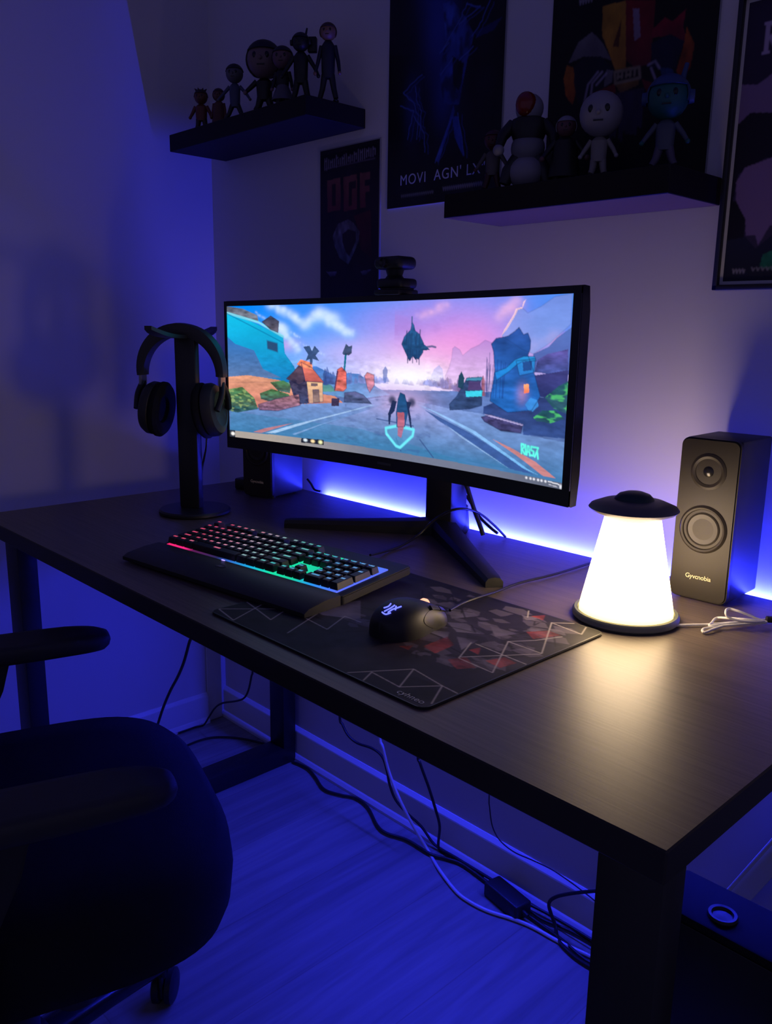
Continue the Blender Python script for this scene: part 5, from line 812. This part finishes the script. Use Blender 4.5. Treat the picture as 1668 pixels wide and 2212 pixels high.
for k, lb in (('bun1', 'middle black cable running from the power adapter to the right desk leg'), ('bun2', 'black cable from the adapter nearest to the baseboard'), ('bun3', 'black cable from the adapter farthest from the baseboard')): cable('power_cable', lb, k, .0030)
pa = thing('power_adapter', 'black power adapter brick on the floor among the cables', 'power adapter', (1.080, -.052, 0), -10)
bm = bmesh.new(); box(bm, (-.048, -.020, 0), (.048, .022, .032), .005, seg=3); obj('body', bm, BLK, pa)
bm = bmesh.new(); lathe(bm, [(0, 0), (.006, 0), (.004, .014), (0, .014)], 14, T((.047, 0, .015)) @ RY(90)); obj('strain_relief', bm, CAB, pa)

# ------------------------------------------------------------------ computer tower and leaning board
TOWER = mat('tower_steel', (.010, .010, .013), .8, spec=.15, bump=.05, bscale=900.)
tw = thing('computer_tower', 'black computer tower with a round power button right of the desk leg', 'computer', (1.74, -.35, 0))
bm = bmesh.new(); box(bm, (1.545, -.392, .056), (1.94, -.306, .450), .005); obj('case', bm, TOWER, tw, world=True)
bm = bmesh.new(); box(bm, (1.553, -.3945, .066), (1.932, -.3915, .440), .001); obj('side_panel', bm, BLKG, tw, world=True)
bm = bmesh.new(); lathe(bm, [(.009, .449), (.016, .449), (.0172, .452), (.016, .455), (.0125, .4545), (.011, .4515), (.004, .4525), (0, .453)], 32, T((1.618, -.362, 0))); obj('power_button', bm, PAD, tw, world=True)
for x in (1.575, 1.90):
    for y in (-.380, -.318): bm = bmesh.new(); lathe(bm, [(0, 0), (.012, 0), (.011, .057), (0, .057)], 18, T((x, y, 0))); obj('foot', bm, BLK, tw, world=True)
bd = thing('trim_board', 'narrow white trim board leaning on the wall behind the computer tower', 'board', (1.38, -.04, 0))
a0, a1 = Vector((1.386, -.0, .002)), Vector((1.63, -.0, .506)); d = (a1 - a0); ang = math.atan2(d.z, d.x)
bm = bmesh.new(); box(bm, (0, -.012, -.034), (d.length, 0, .0), .002, T((1.386, -.032, .034)) @ Matrix.Rotation(-ang, 4, 'Y')); box(bm, (0, -.016, -.006), (d.length, 0, 0), .002, T((1.386, -.032, .034)) @ Matrix.Rotation(-ang, 4, 'Y')); obj('board', bm, TRIMW, bd, world=True)

# ------------------------------------------------------------------ office chair
CH = thing('office_chair', 'black office chair with padded armrests pulled up to the desk', 'chair', (.885, -.915, 0), -17.5)
def superslab(hw, y0, y1, z0, z1, e=3.2, dome=.012, n=64, rings=7):
    t = bmesh.new(); secs = []
    prof = [(0.90, 0), (.95, .06), (.985, .26), (1., .58), (.985, .84), (.92, .97), (.7, 1.0)]
    cy, hy = (y0 + y1) / 2, (y1 - y0) / 2
    for s, q in prof:
        ring = []
        for k in range(n):
            a = 2 * PI * k / n; c, sn = math.cos(a), math.sin(a); x = hw * s * math.copysign(abs(c) ** (2 / e), c); y = cy + hy * s * math.copysign(abs(sn) ** (2 / e), sn)
            ring.append(t.verts.new((x, y, z0 + (z1 - z0) * q - .014 * max(0, (y - cy) / hy - .55) ** 1.5 )))
        secs.append(ring)
    for a, b_ in zip(secs, secs[1:]):
        for k in range(n): t.faces.new((a[k], a[(k + 1) % n], b_[(k + 1) % n], b_[k]))
    t.faces.new(secs[0][::-1]); c = t.verts.new((0, cy, z1 - dome))
    for k in range(n): t.faces.new((secs[-1][k], secs[-1][(k + 1) % n], c))
    bmesh.ops.recalc_face_normals(t, faces=t.faces); return t
bm = bmesh.new(); add(bm, superslab(.262, -.23, .290, .336, .470, 3.7)); bmesh.ops.translate(bm, vec=(-.02, 0, 0), verts=bm.verts); obj('seat', bm, FAB, CH, ang=60)
bm = bmesh.new(); box(bm, (-.09, -.12, .285), (.09, .10, .352), .012); obj('tilt_mechanism', bm, BLK, CH)
bm = bmesh.new(); lathe(bm, [(0, .235), (.028, .240), (.033, .255), (.033, .300), (0, .305)], 24, T((.092, .075, 0))); obj('tension_knob', bm, BLK, CH)
bm = bmesh.new(); lathe(bm, [(0, .07), (.030, .07), (.030, .20), (.025, .205), (.025, .30), (0, .30)], 24); obj('gas_lift', bm, BLK, CH)
bm = bmesh.new(); lathe(bm, [(0, .070), (.045, .072), (.048, .100), (.040, .122), (0, .124)], 28); obj('base_hub', bm, BLK, CH)
for k in range(5):
    a = math.radians(116 + 72 * k); R_m = Matrix.Rotation(a, 4, 'Z')
    t = bmesh.new(); secs = []
    for s, w, zc, h in ((.03, .026, .098, .024), (.14, .023, .095, .021), (.225, .021, .088, .018), (.258, .017, .084, .014)):
        secs.append([t.verts.new((s, w * math.cos(q), zc + h * math.sin(q))) for q in [2 * PI * i / 14 for i in range(14)]])
    for p_, q_ in zip(secs, secs[1:]):
        for i in range(14): t.faces.new((p_[i], p_[(i + 1) % 14], q_[(i + 1) % 14], q_[i]))
    t.faces.new(secs[0]); t.faces.new(secs[-1]); bmesh.ops.recalc_face_normals(t, faces=t.faces); bm = bmesh.new(); add(bm, t, R_m); lg = obj('base_leg', bm, BLKG, CH)
    bm = bmesh.new(); M_ = R_m @ T((.244, 0, .0)) @ RZ(35)
    for s in (-1, 1): lathe(bm, [(0, 0), (.024, 0), (.0285, .003), (.0285, .012), (.024, .015), (.012, .0165), (0, .0165)], 26, M_ @ T((.012, 0, .0288)) @ RX(-90 * s) @ T((0, 0, .003)))
    tube(bm, [(0, 0, .055), (0, 0, .088)], .007, 10, M_); box(bm, (-.012, -.0035, .02), (.03, .0035, .060), .003, M_); cs = obj('caster', bm, BLK, lg)
for s in (-1, 1):
    bm = bmesh.new(); t = superslab(.040, -.135, .186, .596, .624, 3.4, .001, 40)
    bmesh.ops.transform(t, matrix=T((s * .250, 0, 0)), verts=t.verts); add(bm, t); ap = obj('arm_pad', bm, PAD, CH, ang=60)
    bm = bmesh.new(); pr = [(-.085, .600), (.035, .600), (.020, .545), (-.010, .48), (-.015, .40), (-.015, .345), (-.07, .345), (-.072, .42), (-.08, .52)]
    prism(bm, pr, -.014, .014, T((s * .252, 0, 0)) @ RZ(90) @ RX(90), bev=.003)
    box(bm, (min(s * .266, s * .08), -.07, .338), (max(s * .266, s * .08), -.015, .352), .003); obj('arm_support', bm, BLK, CH)
bm = bmesh.new(); t = superslab(.225, -.275, .275, 0, .06, 3., .0, 64); add(bm, t, T((0, -.275, .76)) @ RX(82)); obj('backrest', bm, FAB, CH, ang=60)
bm = bmesh.new(); tube(bm, [(0, -.10, .32), (0, -.26, .33), (0, -.315, .42), (0, -.33, .62)], [.024, .024, .022, .02], 14, sub=6); obj('back_bracket', bm, BLK, CH)

# ------------------------------------------------------------------ light, camera, view
sc = bpy.context.scene
w = bpy.data.worlds.new('World'); sc.world = w; w.use_nodes = True; w.node_tree.nodes['Background'].inputs[0].default_value = (.065, .06, .15, 1); w.node_tree.nodes['Background'].inputs[1].default_value = 1.
cam = bpy.data.cameras.new('camera'); co = bpy.data.objects.new('camera', cam); C.objects.link(co)
R = Matrix(((0.68810789, 0.7254472, 0.01529314), (0.1654989, -0.13639005, -0.97673326), (-0.70648258, 0.67462887, -0.21391179)))
co.matrix_world = T((1.95798808, -1.2364445, 1.11063528)) @ Matrix((R[0], -R[1], -R[2])).transposed().to_4x4()
cam.sensor_fit = 'HORIZONTAL'; cam.sensor_width = 36.; cam.lens = 1809.12 / 1668 * 36; cam.clip_start = .02
sc.camera = co
sc.view_settings.view_transform = 'Standard'; sc.view_settings.look = 'None'; sc.view_settings.gamma = 1; sc.view_settings.use_curve_mapping = False; sc.view_settings.exposure = 0
sc.cycles.use_denoising = True; sc.cycles.max_bounces = 8; sc.cycles.diffuse_bounces = 5; sc.cycles.sample_clamp_indirect = 6
